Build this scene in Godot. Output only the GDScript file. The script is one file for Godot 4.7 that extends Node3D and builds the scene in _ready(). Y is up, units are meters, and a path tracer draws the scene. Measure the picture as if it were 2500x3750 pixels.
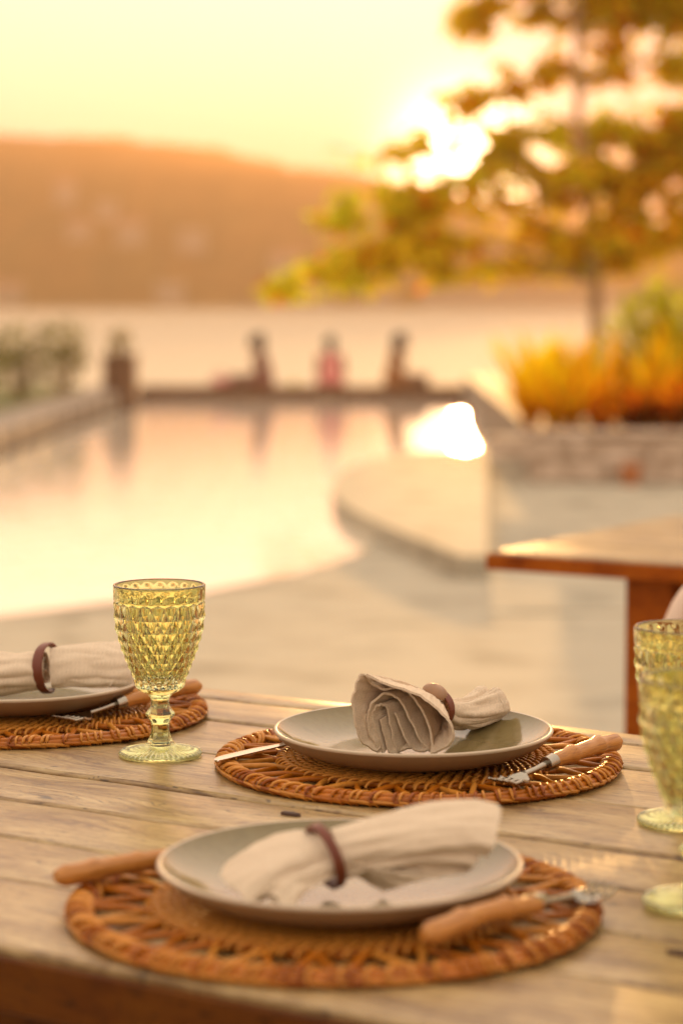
extends Node3D

# ---------------------------------------------------------------- geometry collector
class Geo:
	var v := PackedVector3Array()
	var uv := PackedVector2Array()
	var col := PackedColorArray()
	var idx := PackedInt32Array()
	var tint := Color(1, 1, 1)

	func add(p: Vector3, t := Vector2.ZERO) -> int:
		v.append(p)
		uv.append(t)
		col.append(tint)
		return v.size() - 1

	func tri(a: int, b: int, c: int) -> void:   # a, b, c anticlockwise seen from outside
		idx.append(a)
		idx.append(c)
		idx.append(b)

	func quad(a: int, b: int, c: int, d: int) -> void:
		tri(a, b, c)
		tri(a, c, d)

	func flat_quad(a: Vector3, b: Vector3, c: Vector3, d: Vector3, s := 1.0) -> void:
		quad(add(a, Vector2(0, 0)), add(b, Vector2((b - a).length() * s, 0)), add(c, Vector2((b - a).length() * s, (d - a).length() * s)), add(d, Vector2(0, (d - a).length() * s)))

	func flat_tri(a: Vector3, b: Vector3, c: Vector3) -> void:
		tri(add(a), add(b), add(c))

	# rows x columns of points; the normal is (along columns) x (along rows)
	func grid(rows: Array, close_rows := false, close_cols := false, us := 1.0, vs := 1.0) -> void:
		var n: int = rows.size()
		var m: int = rows[0].size()
		var at := v.size()
		for i in n:
			for j in m:
				add(rows[i][j], Vector2(us * j / maxf(m - 1, 1), vs * i / maxf(n - 1, 1)))
		for i in (n if close_rows else n - 1):
			for j in (m if close_cols else m - 1):
				var i2 := (i + 1) % n
				var j2 := (j + 1) % m
				quad(at + i * m + j, at + i * m + j2, at + i2 * m + j2, at + i2 * m + j)

	func tube(pts: Array, radii, sides := 8, closed := false, cap := true, squash := 1.0) -> void:
		var n: int = pts.size()
		var rows := []
		var up := Vector3.ZERO
		for i in n:
			var a: Vector3 = pts[(i - 1 + n) % n] if closed or i > 0 else pts[0]
			var b: Vector3 = pts[(i + 1) % n] if closed or i < n - 1 else pts[n - 1]
			var t := (b - a).normalized()
			if up == Vector3.ZERO:
				up = Vector3.UP if absf(t.y) < 0.9 else Vector3.RIGHT
			var side := t.cross(up).normalized()
			up = side.cross(t).normalized()
			var r: float = radii if not radii is Array and not radii is PackedFloat32Array else radii[i]
			var ring := PackedVector3Array()
			for k in sides:
				var w := TAU * k / sides
				ring.append(pts[i] + side * cos(w) * r + up * sin(w) * r * squash)
			rows.append(ring)
		grid(rows, closed, true)
		if cap and not closed:
			for e in [0, n - 1]:
				var c := add(pts[e])
				var first := v.size()
				for p in rows[e]:
					add(p)
				for k in sides:
					if e == 0:
						tri(c, first + (k + 1) % sides, first + k)
					else:
						tri(c, first + k, first + (k + 1) % sides)

	func lathe(profile: Array, segs := 48) -> void:   # (r, y) going up on the outside
		var rows := []
		for p in profile:
			var ring := PackedVector3Array()
			for k in segs:
				var w := -TAU * k / segs
				ring.append(Vector3(cos(w) * p.x, p.y, sin(w) * p.x))
			rows.append(ring)
		grid(rows, false, true)

	func box(c: Vector3, s: Vector3, b := 0.0, us := 1.0) -> void:
		var h := s / 2
		if b <= 0.0:
			b = minf(minf(s.x, s.y), s.z) * 0.02
		for ax in 3:
			for sg in [-1.0, 1.0]:
				var n := Vector3.ZERO
				n[ax] = sg
				var e1 := Vector3.ZERO
				e1[(ax + 1) % 3] = 1.0
				var e2 := Vector3.ZERO
				e2[(ax + 2) % 3] = sg
				var p1 := e1 * (h[(ax + 1) % 3] - b)
				var p2 := e2 * (h[(ax + 2) % 3] - b)
				var o := c + n * h[ax]
				flat_quad(o - p1 - p2, o + p1 - p2, o + p1 + p2, o - p1 + p2, us)
		for ax in 3:
			var i1 := (ax + 1) % 3
			var i2 := (ax + 2) % 3
			for s1 in [-1.0, 1.0]:
				for s2 in [-1.0, 1.0]:
					var l := Vector3.ZERO
					l[ax] = h[ax] - b
					var a := Vector3.ZERO
					a[i1] = s1 * h[i1]
					a[i2] = s2 * (h[i2] - b)
					var d := Vector3.ZERO
					d[i1] = s1 * (h[i1] - b)
					d[i2] = s2 * h[i2]
					if s1 * s2 > 0:
						flat_quad(c + a - l, c + d - l, c + d + l, c + a + l, us)
					else:
						flat_quad(c + a + l, c + d + l, c + d - l, c + a - l, us)
		for sx in [-1.0, 1.0]:
			for sy in [-1.0, 1.0]:
				for sz in [-1.0, 1.0]:
					var a := c + Vector3(sx * h.x, sy * (h.y - b), sz * (h.z - b))
					var d := c + Vector3(sx * (h.x - b), sy * h.y, sz * (h.z - b))
					var e := c + Vector3(sx * (h.x - b), sy * (h.y - b), sz * h.z)
					if sx * sy * sz > 0:
						flat_tri(a, d, e)
					else:
						flat_tri(a, e, d)

	func poly_slab(pts: Array, y0: float, y1: float) -> void:   # plan outline, any winding
		var poly := PackedVector2Array()
		for p in pts:
			poly.append(Vector2(p[0], p[1]))
		if Geometry2D.is_polygon_clockwise(poly):
			poly.reverse()
		var tris := Geometry2D.triangulate_polygon(poly)
		for k in range(0, tris.size(), 3):
			var q := []
			for m in 3:
				var p := poly[tris[k + m]]
				q.append(Vector3(p.x, y1, p.y))
			if (q[1] - q[0]).cross(q[2] - q[0]).y > 0:
				flat_tri(q[0], q[1], q[2])
			else:
				flat_tri(q[0], q[2], q[1])
		if y1 - y0 > 0.0005:
			var cen := Vector2.ZERO
			for p in poly:
				cen += p / poly.size()
			for k in poly.size():
				var a := poly[k]
				var d := poly[(k + 1) % poly.size()]
				flat_quad(Vector3(d.x, y0, d.y), Vector3(a.x, y0, a.y), Vector3(a.x, y1, a.y), Vector3(d.x, y1, d.y))

	# a sheet of cloth of some thickness over a grid of points
	func cloth(rows: Array, thick: float) -> void:
		var n: int = rows.size()
		var m: int = rows[0].size()
		var top := []
		var under := []
		for i in n:
			var ra := PackedVector3Array()
			var rb := PackedVector3Array()
			for j in m:
				var dj: Vector3 = rows[i][mini(j + 1, m - 1)] - rows[i][maxi(j - 1, 0)]
				var di: Vector3 = rows[mini(i + 1, n - 1)][j] - rows[maxi(i - 1, 0)][j]
				var nn := dj.cross(di).normalized() * thick * (0.5 if i > 2 else 0.95)
				ra.append(rows[i][j] + nn)
				rb.append(rows[i][j] - nn)
			top.append(ra)
			under.append(rb)
		grid(top)
		var back := []
		for i in n:
			var r: PackedVector3Array = under[n - 1 - i]
			back.append(r)
		grid(back)
		var e1 := []
		for i in n:
			e1.append(PackedVector3Array([under[i][0], top[i][0]]))
		grid(e1)
		var e2 := []
		for i in n:
			e2.append(PackedVector3Array([top[i][m - 1], under[i][m - 1]]))
		grid(e2)
		grid([under[0], top[0]])
		grid([top[n - 1], under[n - 1]])

	func done(colored := false) -> ArrayMesh:
		var nor := PackedVector3Array()
		nor.resize(v.size())
		for k in range(0, idx.size(), 3):
			var a := idx[k]
			var b := idx[k + 2]
			var c := idx[k + 1]
			var f := (v[b] - v[a]).cross(v[c] - v[a])
			nor[a] += f
			nor[b] += f
			nor[c] += f
		for k in nor.size():
			nor[k] = nor[k].normalized() if nor[k].length_squared() > 1e-24 else Vector3.UP
		var arr := []
		arr.resize(Mesh.ARRAY_MAX)
		arr[Mesh.ARRAY_VERTEX] = v
		arr[Mesh.ARRAY_NORMAL] = nor
		arr[Mesh.ARRAY_TEX_UV] = uv
		if colored:
			arr[Mesh.ARRAY_COLOR] = col
		arr[Mesh.ARRAY_INDEX] = idx
		var m := ArrayMesh.new()
		m.add_surface_from_arrays(Mesh.PRIMITIVE_TRIANGLES, arr)
		return m

# ---------------------------------------------------------------- object helpers
var used := {}
var rng := RandomNumberGenerator.new()

func numbered(called: String) -> String:
	var n: int = used.get(called, 0)
	used[called] = n + 1
	return called if n == 0 else "%s_%03d" % [called, n]

func tag(o: Node3D, label: String, category: String, group := "") -> Node3D:
	o.set_meta("label", label)
	o.set_meta("category", category)
	if group != "":
		o.set_meta("group", group)
	return o

func thing(called: String, label: String, category: String, at := Vector3.ZERO, turn := 0.0, group := "") -> Node3D:
	var o := Node3D.new()
	o.name = numbered(called)
	add_child(o)
	o.position = at
	o.rotation.y = turn
	return tag(o, label, category, group)

func part(parent: Node3D, called: String, mesh: Mesh, m: Material, at := Vector3.ZERO) -> MeshInstance3D:
	var o := MeshInstance3D.new()
	o.mesh = mesh
	o.material_override = m
	o.position = at
	var n := 0
	var base := "%s" % called
	while parent.has_node(NodePath(called)):
		n += 1
		called = "%s_%03d" % [base, n]
	o.name = called
	parent.add_child(o)
	return o

func fast_part(parent: Node3D, called: String, number: int, mesh: Mesh, m: Material) -> MeshInstance3D:
	var o := MeshInstance3D.new()
	o.mesh = mesh
	o.material_override = m
	o.name = called if number == 0 else "%s_%03d" % [called, number]
	parent.add_child(o)
	return o

func struct(called: String, mesh: Mesh, m: Material) -> MeshInstance3D:
	var o := MeshInstance3D.new()
	o.mesh = mesh
	o.material_override = m
	o.name = numbered(called)
	add_child(o)
	o.set_meta("kind", "structure")
	return o

func again(o: Node3D, at: Vector3, turn: float, label: String, group := "") -> Node3D:
	var base := String(o.name)
	var cut := base.rfind("_")
	if cut > 0 and base.substr(cut + 1).is_valid_int():
		base = base.substr(0, cut)
	var c: Node3D = o.duplicate()
	c.name = numbered(base)
	add_child(c)
	c.position = at
	c.rotation.y = turn
	c.set_meta("label", label)
	if group != "":
		c.set_meta("group", group)
	return c

func scatter(parent: Node3D, called: String, mesh: Mesh, m: Material, where: Array, tints := []) -> MultiMeshInstance3D:
	var mm := MultiMesh.new()
	mm.transform_format = MultiMesh.TRANSFORM_3D
	mm.use_colors = tints.size() > 0
	mm.mesh = mesh
	mm.instance_count = where.size()
	for i in where.size():
		var t: Transform3D = where[i]
		mm.set_instance_transform(i, t)
		if tints.size() > 0:
			var c: Color = tints[i]
			mm.set_instance_color(i, c)
	var o := MultiMeshInstance3D.new()
	o.multimesh = mm
	o.material_override = m
	o.name = called
	parent.add_child(o)
	o.set_meta("kind", "stuff")
	return o

func lin(r: float, g: float, b: float) -> Color:   # a real-world base colour
	return Color(r, g, b).linear_to_srgb()

func mat(c: Color, rough := 0.6, spec := 0.5) -> StandardMaterial3D:
	var m := StandardMaterial3D.new()
	m.albedo_color = c
	m.roughness = rough
	m.metallic_specular = spec
	return m

func noise(freq: float, seed_: int, oct := 3) -> FastNoiseLite:
	var n := FastNoiseLite.new()
	n.seed = seed_
	n.frequency = freq
	n.fractal_octaves = oct
	n.noise_type = FastNoiseLite.TYPE_SIMPLEX_SMOOTH
	return n

func ramp_tex(size: int, freq: float, seed_: int, cols: Array, oct := 4) -> NoiseTexture2D:
	var t := NoiseTexture2D.new()
	t.width = size
	t.height = size
	t.seamless = true
	t.noise = noise(freq, seed_, oct)
	var g := Gradient.new()
	var offs := PackedFloat32Array()
	var cs := PackedColorArray()
	for k in cols.size():
		offs.append(float(k) / (cols.size() - 1))
		cs.append(cols[k])
	g.offsets = offs
	g.colors = cs
	t.color_ramp = g
	return t

func spline(pts: Array, per: int, closed := false) -> Array:
	var out := []
	var n := pts.size()
	for i in (n if closed else n - 1):
		var p0: Vector3 = pts[(i - 1 + n) % n] if closed or i > 0 else pts[0]
		var p1: Vector3 = pts[i]
		var p2: Vector3 = pts[(i + 1) % n]
		var p3: Vector3 = pts[(i + 2) % n] if closed or i < n - 2 else pts[n - 1]
		for k in per:
			out.append(p1.cubic_interpolate(p2, p0, p3, float(k) / per))
	if not closed:
		out.append(pts[n - 1])
	return out

# ---------------------------------------------------------------- materials
var M := {}

func wood_maps(w: int, h: int, seed_: int, dark: Color, mid: Color, pale: Color, grain: float) -> Array:
	var n1 := noise(1.0, seed_, 4)
	var n2 := noise(1.0, seed_ + 7, 2)
	var n3 := noise(1.0, seed_ + 13, 3)
	var bytes := PackedByteArray()
	bytes.resize(w * h * 3)
	var high := PackedByteArray()
	high.resize(w * h)
	var k := 0
	for y in h:
		for x in w:
			var warp := n2.get_noise_2d(x * 0.004, y * 0.012) * 22.0
			var g := n1.get_noise_2d(x * 0.010, (y + warp) * 0.16)          # grain
			var f := n3.get_noise_2d(x * 0.06, y * 0.55 + warp * 0.7)        # fine fibre
			var b := n2.get_noise_2d(x * 0.010 + 300.0, y * 0.018)          # blotches
			var t := clampf(0.56 + 0.45 * g * grain + 0.30 * f * grain + 0.40 * b, 0.0, 1.0)
			var c := dark.lerp(mid, t * 2.0) if t < 0.5 else mid.lerp(pale, t * 2.0 - 1.0)
			var crack := n3.get_noise_2d(x * 0.0035 + 90.0, y * 0.09 + warp * 0.1)
			var cr := clampf((0.016 - absf(crack)) * 60.0, 0.0, 1.0) * clampf(n2.get_noise_2d(x * 0.004 + 50.0, y * 0.02 + 50.0) * 5.0 - 0.6, 0.0, 1.0)
			c = c.lerp(dark * 0.35, cr * 0.8)
			var fleck := clampf(n3.get_noise_2d(x * 0.045 + 500.0, y * 0.22 + 40.0) * 6.0 - 2.6, 0.0, 1.0)
			c = c.lerp(dark * 0.6, fleck * 0.7)
			bytes[k * 3] = int(clampf(c.r, 0, 1) * 255.0)
			bytes[k * 3 + 1] = int(clampf(c.g, 0, 1) * 255.0)
			bytes[k * 3 + 2] = int(clampf(c.b, 0, 1) * 255.0)
			high[k] = int(clampf(0.6 + 0.3 * f + 0.25 * g - 0.5 * cr, 0.0, 1.0) * 255.0)
			k += 1
	return [ImageTexture.create_from_image(Image.create_from_data(w, h, false, Image.FORMAT_RGB8, bytes)),
			ImageTexture.create_from_image(Image.create_from_data(w, h, false, Image.FORMAT_L8, high))]

func make_materials() -> void:
	var top := wood_maps(2048, 1024, 11, lin(0.10, 0.045, 0.012), lin(0.285, 0.172, 0.062), lin(0.45, 0.31, 0.135), 1.0)
	var m := mat(Color.WHITE, 0.34, 0.5)
	m.albedo_texture = top[0]
	m.heightmap_enabled = true
	m.heightmap_texture = top[1]
	m.heightmap_scale = 0.06
	M.plank = m
	m = mat(Color.WHITE, 0.5, 0.25)
	var side := wood_maps(512, 256, 23, lin(0.15, 0.025, 0.001), lin(0.30, 0.065, 0.002), lin(0.40, 0.10, 0.004), 0.8)
	m.albedo_texture = side[0]
	m.heightmap_enabled = true
	m.heightmap_texture = side[1]
	m.heightmap_scale = 0.04
	m.uv1_triplanar = true
	m.uv1_scale = Vector3(1.6, 3.0, 1.6)
	M.side_wood = m
	var dark: StandardMaterial3D = m.duplicate()
	dark.albedo_color = Color(0.60, 0.66, 0.62)
	M.dark_wood = dark
	# stoneware
	m = mat(lin(0.22, 0.165, 0.068), 0.12, 0.5)
	m.albedo_texture = ramp_tex(256, 0.03, 61, [Color(0.86, 0.84, 0.80), Color(1, 1, 1), Color(0.93, 0.9, 0.86)])
	m.roughness_texture = ramp_tex(256, 0.02, 5, [Color(0.75, 0.75, 0.75), Color(1, 1, 1)])
	m.uv1_triplanar = true
	m.uv1_scale = Vector3.ONE * 6.0
	m.clearcoat_enabled = true
	m.clearcoat = 0.15
	m.clearcoat_roughness = 0.06
	M.glaze = m
	M.knot = mat(lin(0.06, 0.022, 0.008), 0.6)
	M.bare_clay = mat(lin(0.30, 0.19, 0.095), 0.38, 0.5)
	M.clay = mat(lin(0.52, 0.40, 0.27), 0.4)
	# rattan
	for q in [["cane", 0.56, 0.17, 0.009], ["cane_pale", 0.77, 0.32, 0.05], ["cane_dark", 0.38, 0.095, 0.004]]:
		m = mat(lin(q[1], q[2], q[3]), 0.3, 0.35)
		m.albedo_texture = ramp_tex(128, 0.03, 9, [Color(0.72, 0.68, 0.62), Color(1, 1, 1)])
		m.uv1_triplanar = true
		m.uv1_scale = Vector3.ONE * 14.0
		M[q[0]] = m
	# linen
	var weave := PackedByteArray()
	weave.resize(64 * 64)
	for y in 64:
		for x in 64:
			var over := ((x / 8) + (y / 8)) % 2 == 0
			var a := absf(sin(PI * (x % 8 + 0.5) / 8.0))
			var b := absf(sin(PI * (y % 8 + 0.5) / 8.0))
			weave[y * 64 + x] = int(255.0 * ((0.45 + 0.55 * a) * b if over else (0.45 + 0.55 * b) * a * 0.8))
	var wt := ImageTexture.create_from_image(Image.create_from_data(64, 64, false, Image.FORMAT_L8, weave))
	m = mat(lin(0.88, 0.70, 0.51), 0.95, 0.1)
	m.albedo_texture = ramp_tex(256, 0.015, 31, [Color(0.86, 0.85, 0.83), Color(1, 1, 1)])
	m.heightmap_enabled = true
	m.heightmap_texture = wt
	m.heightmap_scale = 0.025
	m.uv1_triplanar = true
	m.uv1_scale = Vector3.ONE * 110.0
	m.rim_enabled = true
	m.rim = 0.35
	m.backlight_enabled = true
	m.backlight = Color(0.45, 0.37, 0.27)
	M.linen = m
	m = mat(lin(0.15, 0.028, 0.006), 0.45)
	M.leather = m
	M.shell = mat(lin(0.30, 0.15, 0.065), 0.4)
	M.bamboo = mat(lin(0.52, 0.22, 0.045), 0.3, 0.45)
	M.bamboo.albedo_texture = ramp_tex(256, 0.012, 41, [Color(0.66, 0.56, 0.45), Color(1, 1, 1), Color(0.85, 0.78, 0.7)])
	M.bamboo.uv1_triplanar = true
	M.bamboo.uv1_scale = Vector3(6, 70, 70)
	M.steel = mat(lin(0.34, 0.30, 0.24), 0.2)
	M.steel.metallic = 1.0
	M.blade = mat(lin(0.6, 0.52, 0.46), 0.22)
	M.blade.metallic = 1.0
	# green pressed glass
	m = mat(Color(0.935, 0.94, 0.73, 0.0), 0.0, 0.5)
	m.transparency = BaseMaterial3D.TRANSPARENCY_ALPHA
	m.refraction_enabled = true
	m.refraction_scale = 0.05
	M.glass = m
	M.stem_glass = m.duplicate()
	M.stem_glass.albedo_color = Color(0.91, 0.91, 0.62, 0.0)
	# setting
	m = mat(Color.WHITE, 0.85, 0.25)
	m.albedo_texture = ramp_tex(512, 0.006, 3, [lin(0.22, 0.185, 0.13), lin(0.42, 0.355, 0.255), lin(0.45, 0.385, 0.28), lin(0.30, 0.26, 0.19)], 5)
	m.uv1_triplanar = true
	m.uv1_world_triplanar = true
	m.uv1_scale = Vector3.ONE * 0.35
	M.cement = m
	m = mat(Color.WHITE, 0.75, 0.2)
	m.albedo_texture = M.cement.albedo_texture
	m.uv1_triplanar = true
	m.uv1_world_triplanar = true
	m.uv1_scale = Vector3.ONE * 0.4
	M.wet = m
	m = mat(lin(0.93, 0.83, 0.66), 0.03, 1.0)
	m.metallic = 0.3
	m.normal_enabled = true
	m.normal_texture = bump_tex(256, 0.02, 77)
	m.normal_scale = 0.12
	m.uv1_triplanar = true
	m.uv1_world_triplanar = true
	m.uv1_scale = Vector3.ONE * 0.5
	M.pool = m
	m = mat(lin(0.62, 0.49, 0.33), 0.85, 0.3)
	m.normal_enabled = true
	m.normal_texture = bump_tex(256, 0.03, 78)
	m.normal_scale = 0.5
	m.uv1_triplanar = true
	m.uv1_world_triplanar = true
	m.uv1_scale = Vector3.ONE * 0.08
	M.sea = m
	m = mat(Color.WHITE, 0.95, 0.2)
	m.albedo_texture = ramp_tex(512, 0.012, 15, [lin(0.04, 0.02, 0.005), lin(0.28, 0.13, 0.03), lin(0.10, 0.06, 0.012), lin(0.45, 0.24, 0.07)], 5)
	m.uv1_triplanar = true
	m.uv1_world_triplanar = true
	m.uv1_scale = Vector3.ONE * 0.006
	M.hill = m
	M.stone = mat(lin(0.42, 0.33, 0.24), 0.7)
	M.stone.albedo_texture = ramp_tex(256, 0.02, 19, [Color(0.65, 0.6, 0.55), Color(1, 1, 1)])
	M.stone.uv1_triplanar = true
	M.stone.uv1_scale = Vector3.ONE * 1.5
	M.pale_stone = mat(lin(0.88, 0.70, 0.54), 0.8, 0.2)
	M.pale_stone.albedo_texture = M.stone.albedo_texture
	M.pale_stone.uv1_triplanar = true
	M.brown_stone = mat(lin(0.20, 0.10, 0.05), 0.7)
	M.lawn = mat(lin(0.10, 0.11, 0.025), 0.9)
	M.white_wall = mat(lin(0.5, 0.42, 0.34), 0.8)
	M.roof = mat(lin(0.40, 0.16, 0.08), 0.8)
	M.pane = mat(lin(0.06, 0.05, 0.05), 0.1)
	M.bark = mat(lin(0.70, 0.44, 0.22), 0.85)
	M.bark.albedo_texture = ramp_tex(256, 0.03, 29, [Color(0.55, 0.5, 0.45), Color(1, 1, 1)])
	M.bark.uv1_triplanar = true
	M.bark.uv1_scale = Vector3(2, 0.7, 2)
	m = mat(Color.WHITE, 0.7, 0.1)
	m.vertex_color_use_as_albedo = true
	m.backlight_enabled = true
	m.backlight = Color(1.25, 1.25, 1.25)
	m.cull_mode = BaseMaterial3D.CULL_DISABLED
	M.leaf = m
	M.skin = mat(lin(0.22, 0.11, 0.055), 0.5)
	M.hair = mat(lin(0.03, 0.016, 0.008), 0.4)
	M.pale_cane = mat(lin(0.70, 0.50, 0.36), 0.4)
	M.orange_cane = mat(lin(0.42, 0.16, 0.05), 0.5)

func bump_tex(size: int, freq: float, seed_: int) -> NoiseTexture2D:
	var t := NoiseTexture2D.new()
	t.width = size
	t.height = size
	t.seamless = true
	t.as_normal_map = true
	t.bump_strength = 4.0
	t.noise = noise(freq, seed_, 3)
	return t

# ---------------------------------------------------------------- sky
const SUN_AZ := 3.1
const SUN_EL := 3.2

func sun_dir() -> Vector3:
	var a := deg_to_rad(SUN_AZ)
	var e := deg_to_rad(SUN_EL)
	return Vector3(sin(a) * cos(e), sin(e), -cos(a) * cos(e))

func sky_texture() -> ImageTexture:
	var w := 1024
	var h := 512
	var s := sun_dir()
	var im := Image.create(w, h, false, Image.FORMAT_RGBAF)
	for y in h:
		var el := PI * (0.5 - (y + 0.5) / h)
		var e := maxf(sin(el), 0.0)
		for x in w:
			var az := TAU * (x + 0.5) / w
			var d := Vector3(sin(az) * cos(el), sin(el), -cos(az) * cos(el))
			var g := rad_to_deg(acos(clampf(d.dot(s), -1.0, 1.0)))
			var near := 0.5 + 0.5 * cos(az - deg_to_rad(SUN_AZ))
			var low := exp(-e * 3.4)
			var c := Vector3(0.60, 0.55, 0.48).lerp(Vector3(0.26, 0.20, 0.165), low)
			c += Vector3(0.02, 0.0, 0.10) * exp(-e * 22.0)
			c = c * (0.88 + 0.12 * near)
			c += Vector3(0.48, 0.36, 0.24) * exp(-g / 30.0)
			c += Vector3(0.12, 0.07, 0.05) * exp(-g / 4.0)
			c += Vector3(20.0, 13.0, 7.0) * exp(-g * g / 1.6)
			if y >= h / 2:
				c = Vector3(0.45, 0.36, 0.26)
			im.set_pixel(x, y, Color(c.x, c.y, c.z))
	return ImageTexture.create_from_image(im)

func set_stage() -> void:
	var cam := Camera3D.new()
	cam.name = "camera"
	add_child(cam)
	var at := CameraAttributesPhysical.new()
	at.frustum_focal_length = 53.58
	at.frustum_focus_distance = 2.11
	at.frustum_near = 0.05
	at.frustum_far = 4000.0
	at.exposure_aperture = 2.55
	cam.attributes = at
	cam.fov = 25.247
	cam.near = 0.05
	cam.far = 4000.0
	cam.position = Vector3(0, 1.18, 0)
	cam.rotation_degrees = Vector3(-5.289, 0, 0)
	cam.current = true
	var e := Environment.new()
	e.background_mode = Environment.BG_SKY
	var sky := Sky.new()
	var pm := PanoramaSkyMaterial.new()
	pm.panorama = sky_texture()
	sky.sky_material = pm
	e.sky = sky
	e.tonemap_mode = Environment.TONE_MAPPER_LINEAR
	e.tonemap_exposure = 2.6
	e.sdfgi_enabled = true
	e.ssao_enabled = true
	e.ssil_enabled = true
	e.volumetric_fog_enabled = true     # warm evening haze that scatters the low sun forward
	e.volumetric_fog_density = 0.0012
	e.volumetric_fog_albedo = Color(1.0, 0.785, 0.565)
	e.volumetric_fog_anisotropy = 0.36
	var we := WorldEnvironment.new()
	we.name = "world_environment"
	we.environment = e
	add_child(we)
	var sun := DirectionalLight3D.new()
	sun.name = "sun"
	sun.light_color = Color(1.0, 0.76, 0.46)
	sun.light_energy = 1.6
	sun.light_angular_distance = 0.5
	sun.shadow_enabled = true
	add_child(sun)
	sun.look_at_from_position(Vector3.ZERO, -sun_dir(), Vector3.UP)

# ---------------------------------------------------------------- setting
func build_setting() -> void:
	# terrace: level at the tables, sloping down like a beach entry to the pool, then level
	var g := Geo.new()
	var zs := [8.0, 4.0, 1.0, -1.0, -3.0, -4.5, -6.0, -7.5, -9.0, -10.5, -14.0, -18.0, -24.0, -33.2]
	var rows := []
	for z in zs:
		var r := PackedVector3Array()
		for i in 25:
			r.append(Vector3(-30.0 + i * 2.5, ground(z), z))
		rows.append(r)
	g.grid(rows)
	struct("terrace", g.done(), M.cement)
	g = Geo.new()
	g.poly_slab([[-30.0, -33.2], [30.0, -33.2], [30.0, -33.3], [-30.0, -33.3]], -1.6, -0.251)
	struct("terrace_edge", g.done(), M.stone)
	# pool water: its outline follows the curved beach and the ledge
	g = Geo.new()
	g.poly_slab([[-14.0, -9.0], [-6.0, -9.35], [-3.2, -9.75], [-1.53, -10.3], [-0.647, -11.2], [-0.25, -11.85], [-0.03, -12.4], [0.13, -12.95], [0.2, -13.5], [0.3, -14.2],
			[0.7, -20.0], [1.28, -20.3], [1.75, -23.0], [1.95, -25.0], [2.2, -28.0], [2.4, -32.75], [-3.3, -32.75], [-3.1, -29.0], [-3.2, -22.0], [-3.6, -20.0], [-14.0, -20.0]], -0.245, -0.245)
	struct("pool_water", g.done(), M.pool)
	g = Geo.new()
	var ledge := [Vector3(0.62, 0, -11.75), Vector3(0.26, 0, -13.35), Vector3(0.05, 0, -14.5), Vector3(-0.05, 0, -15.6), Vector3(-0.05, 0, -16.7), Vector3(0.1, 0, -18.2), Vector3(0.6, 0, -20.2)]
	var lp := []
	for p in spline(ledge, 5):
		lp.append([p.x, p.z])
	lp.append_array([[1.29, -20.2], [0.757, -11.75]])
	g.poly_slab(lp, -0.26, -0.135)
	struct("wet_pool_ledge", g.done(), M.wet)
	g = Geo.new()
	g.poly_slab([[0.67, -10.4], [0.762, -11.75], [1.295, -20.2], [1.47, -22.9], [9.0, -23.8], [9.0, -10.4]], -0.26, -0.242)
	struct("paved_deck", g.done(), M.cement)
	g = Geo.new()
	g.poly_slab([[1.52, -18.12], [1.75, -32.7], [12.0, -32.7], [12.0, -18.9]], -0.26, 0.13)
	struct("planting_bed", g.done(), M.stone)
	g = Geo.new()
	g.poly_slab([[-3.75, -20.5], [-3.7, -32.7], [-14.0, -32.7], [-14.0, -20.5]], -0.26, -0.03)
	struct("lawn", g.done(), M.lawn)
	# the sea
	g = Geo.new()
	g.flat_quad(Vector3(-1600, -1.45, -33.35), Vector3(1600, -1.45, -33.35), Vector3(1600, -1.45, -1300), Vector3(-1600, -1.45, -1300))
	struct("sea", g.done(), M.sea)
	# hill across the bay
	var ridge := [[-420, 92], [-190, 90], [-149, 87.5], [-121, 86.5], [-92, 86.0], [-73, 83.5], [-54, 79.5], [-35, 75.5], [-16, 71.5], [0, 68.5], [18, 63], [41, 57], [80, 46], [125, 38], [160, 36], [260, 44], [420, 60]]
	var nz := noise(0.02, 5, 4)
	var nb := noise(0.11, 6, 2)
	g = Geo.new()
	rows = []
	for i in 41:
		var t := i / 40.0
		var r := PackedVector3Array()
		for j in 281:
			var x := -420.0 + j * 3.0
			var h := 0.0
			for k in ridge.size() - 1:
				if x >= ridge[k][0] and x <= ridge[k + 1][0]:
					h = lerpf(ridge[k][1], ridge[k + 1][1], smoothstep(0.0, 1.0, (x - ridge[k][0]) / float(ridge[k + 1][0] - ridge[k][0])))
			var z := -810.0 - 260.0 * t + 12.0 * nz.get_noise_2d(x * 0.5, 0.0)
			h = h * 0.815 + 1.5
			var prof := sin(minf(t / 0.62, 1.0) * PI * 0.5) * (1.0 - 0.25 * maxf(t - 0.62, 0.0))
			var y := -1.5 + h * prof * 0.90 * (-z / 900.0 if t < 0.62 else 1.079) + (nz.get_noise_2d(x, z) * 5.0 + absf(nb.get_noise_2d(x, z)) * 4.0) * minf(t * 4.0, 1.0) * (1.0 if t < 0.5 else 0.7)
			if i == 0:
				y = -2.5
			r.append(Vector3(x, y, z))
		rows.append(r)
	g.grid(rows)
	struct("hill", g.done(), M.hill)
	g = Geo.new()
	g.poly_slab([[-420.0, -795.0], [420.0, -795.0], [420.0, -830.0], [-420.0, -830.0]], -2.0, -0.6)
	struct("far_beach", g.done(), M.stone)

func ground(z: float) -> float:
	return -0.25 * smoothstep(-3.5, -10.0, z)

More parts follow.
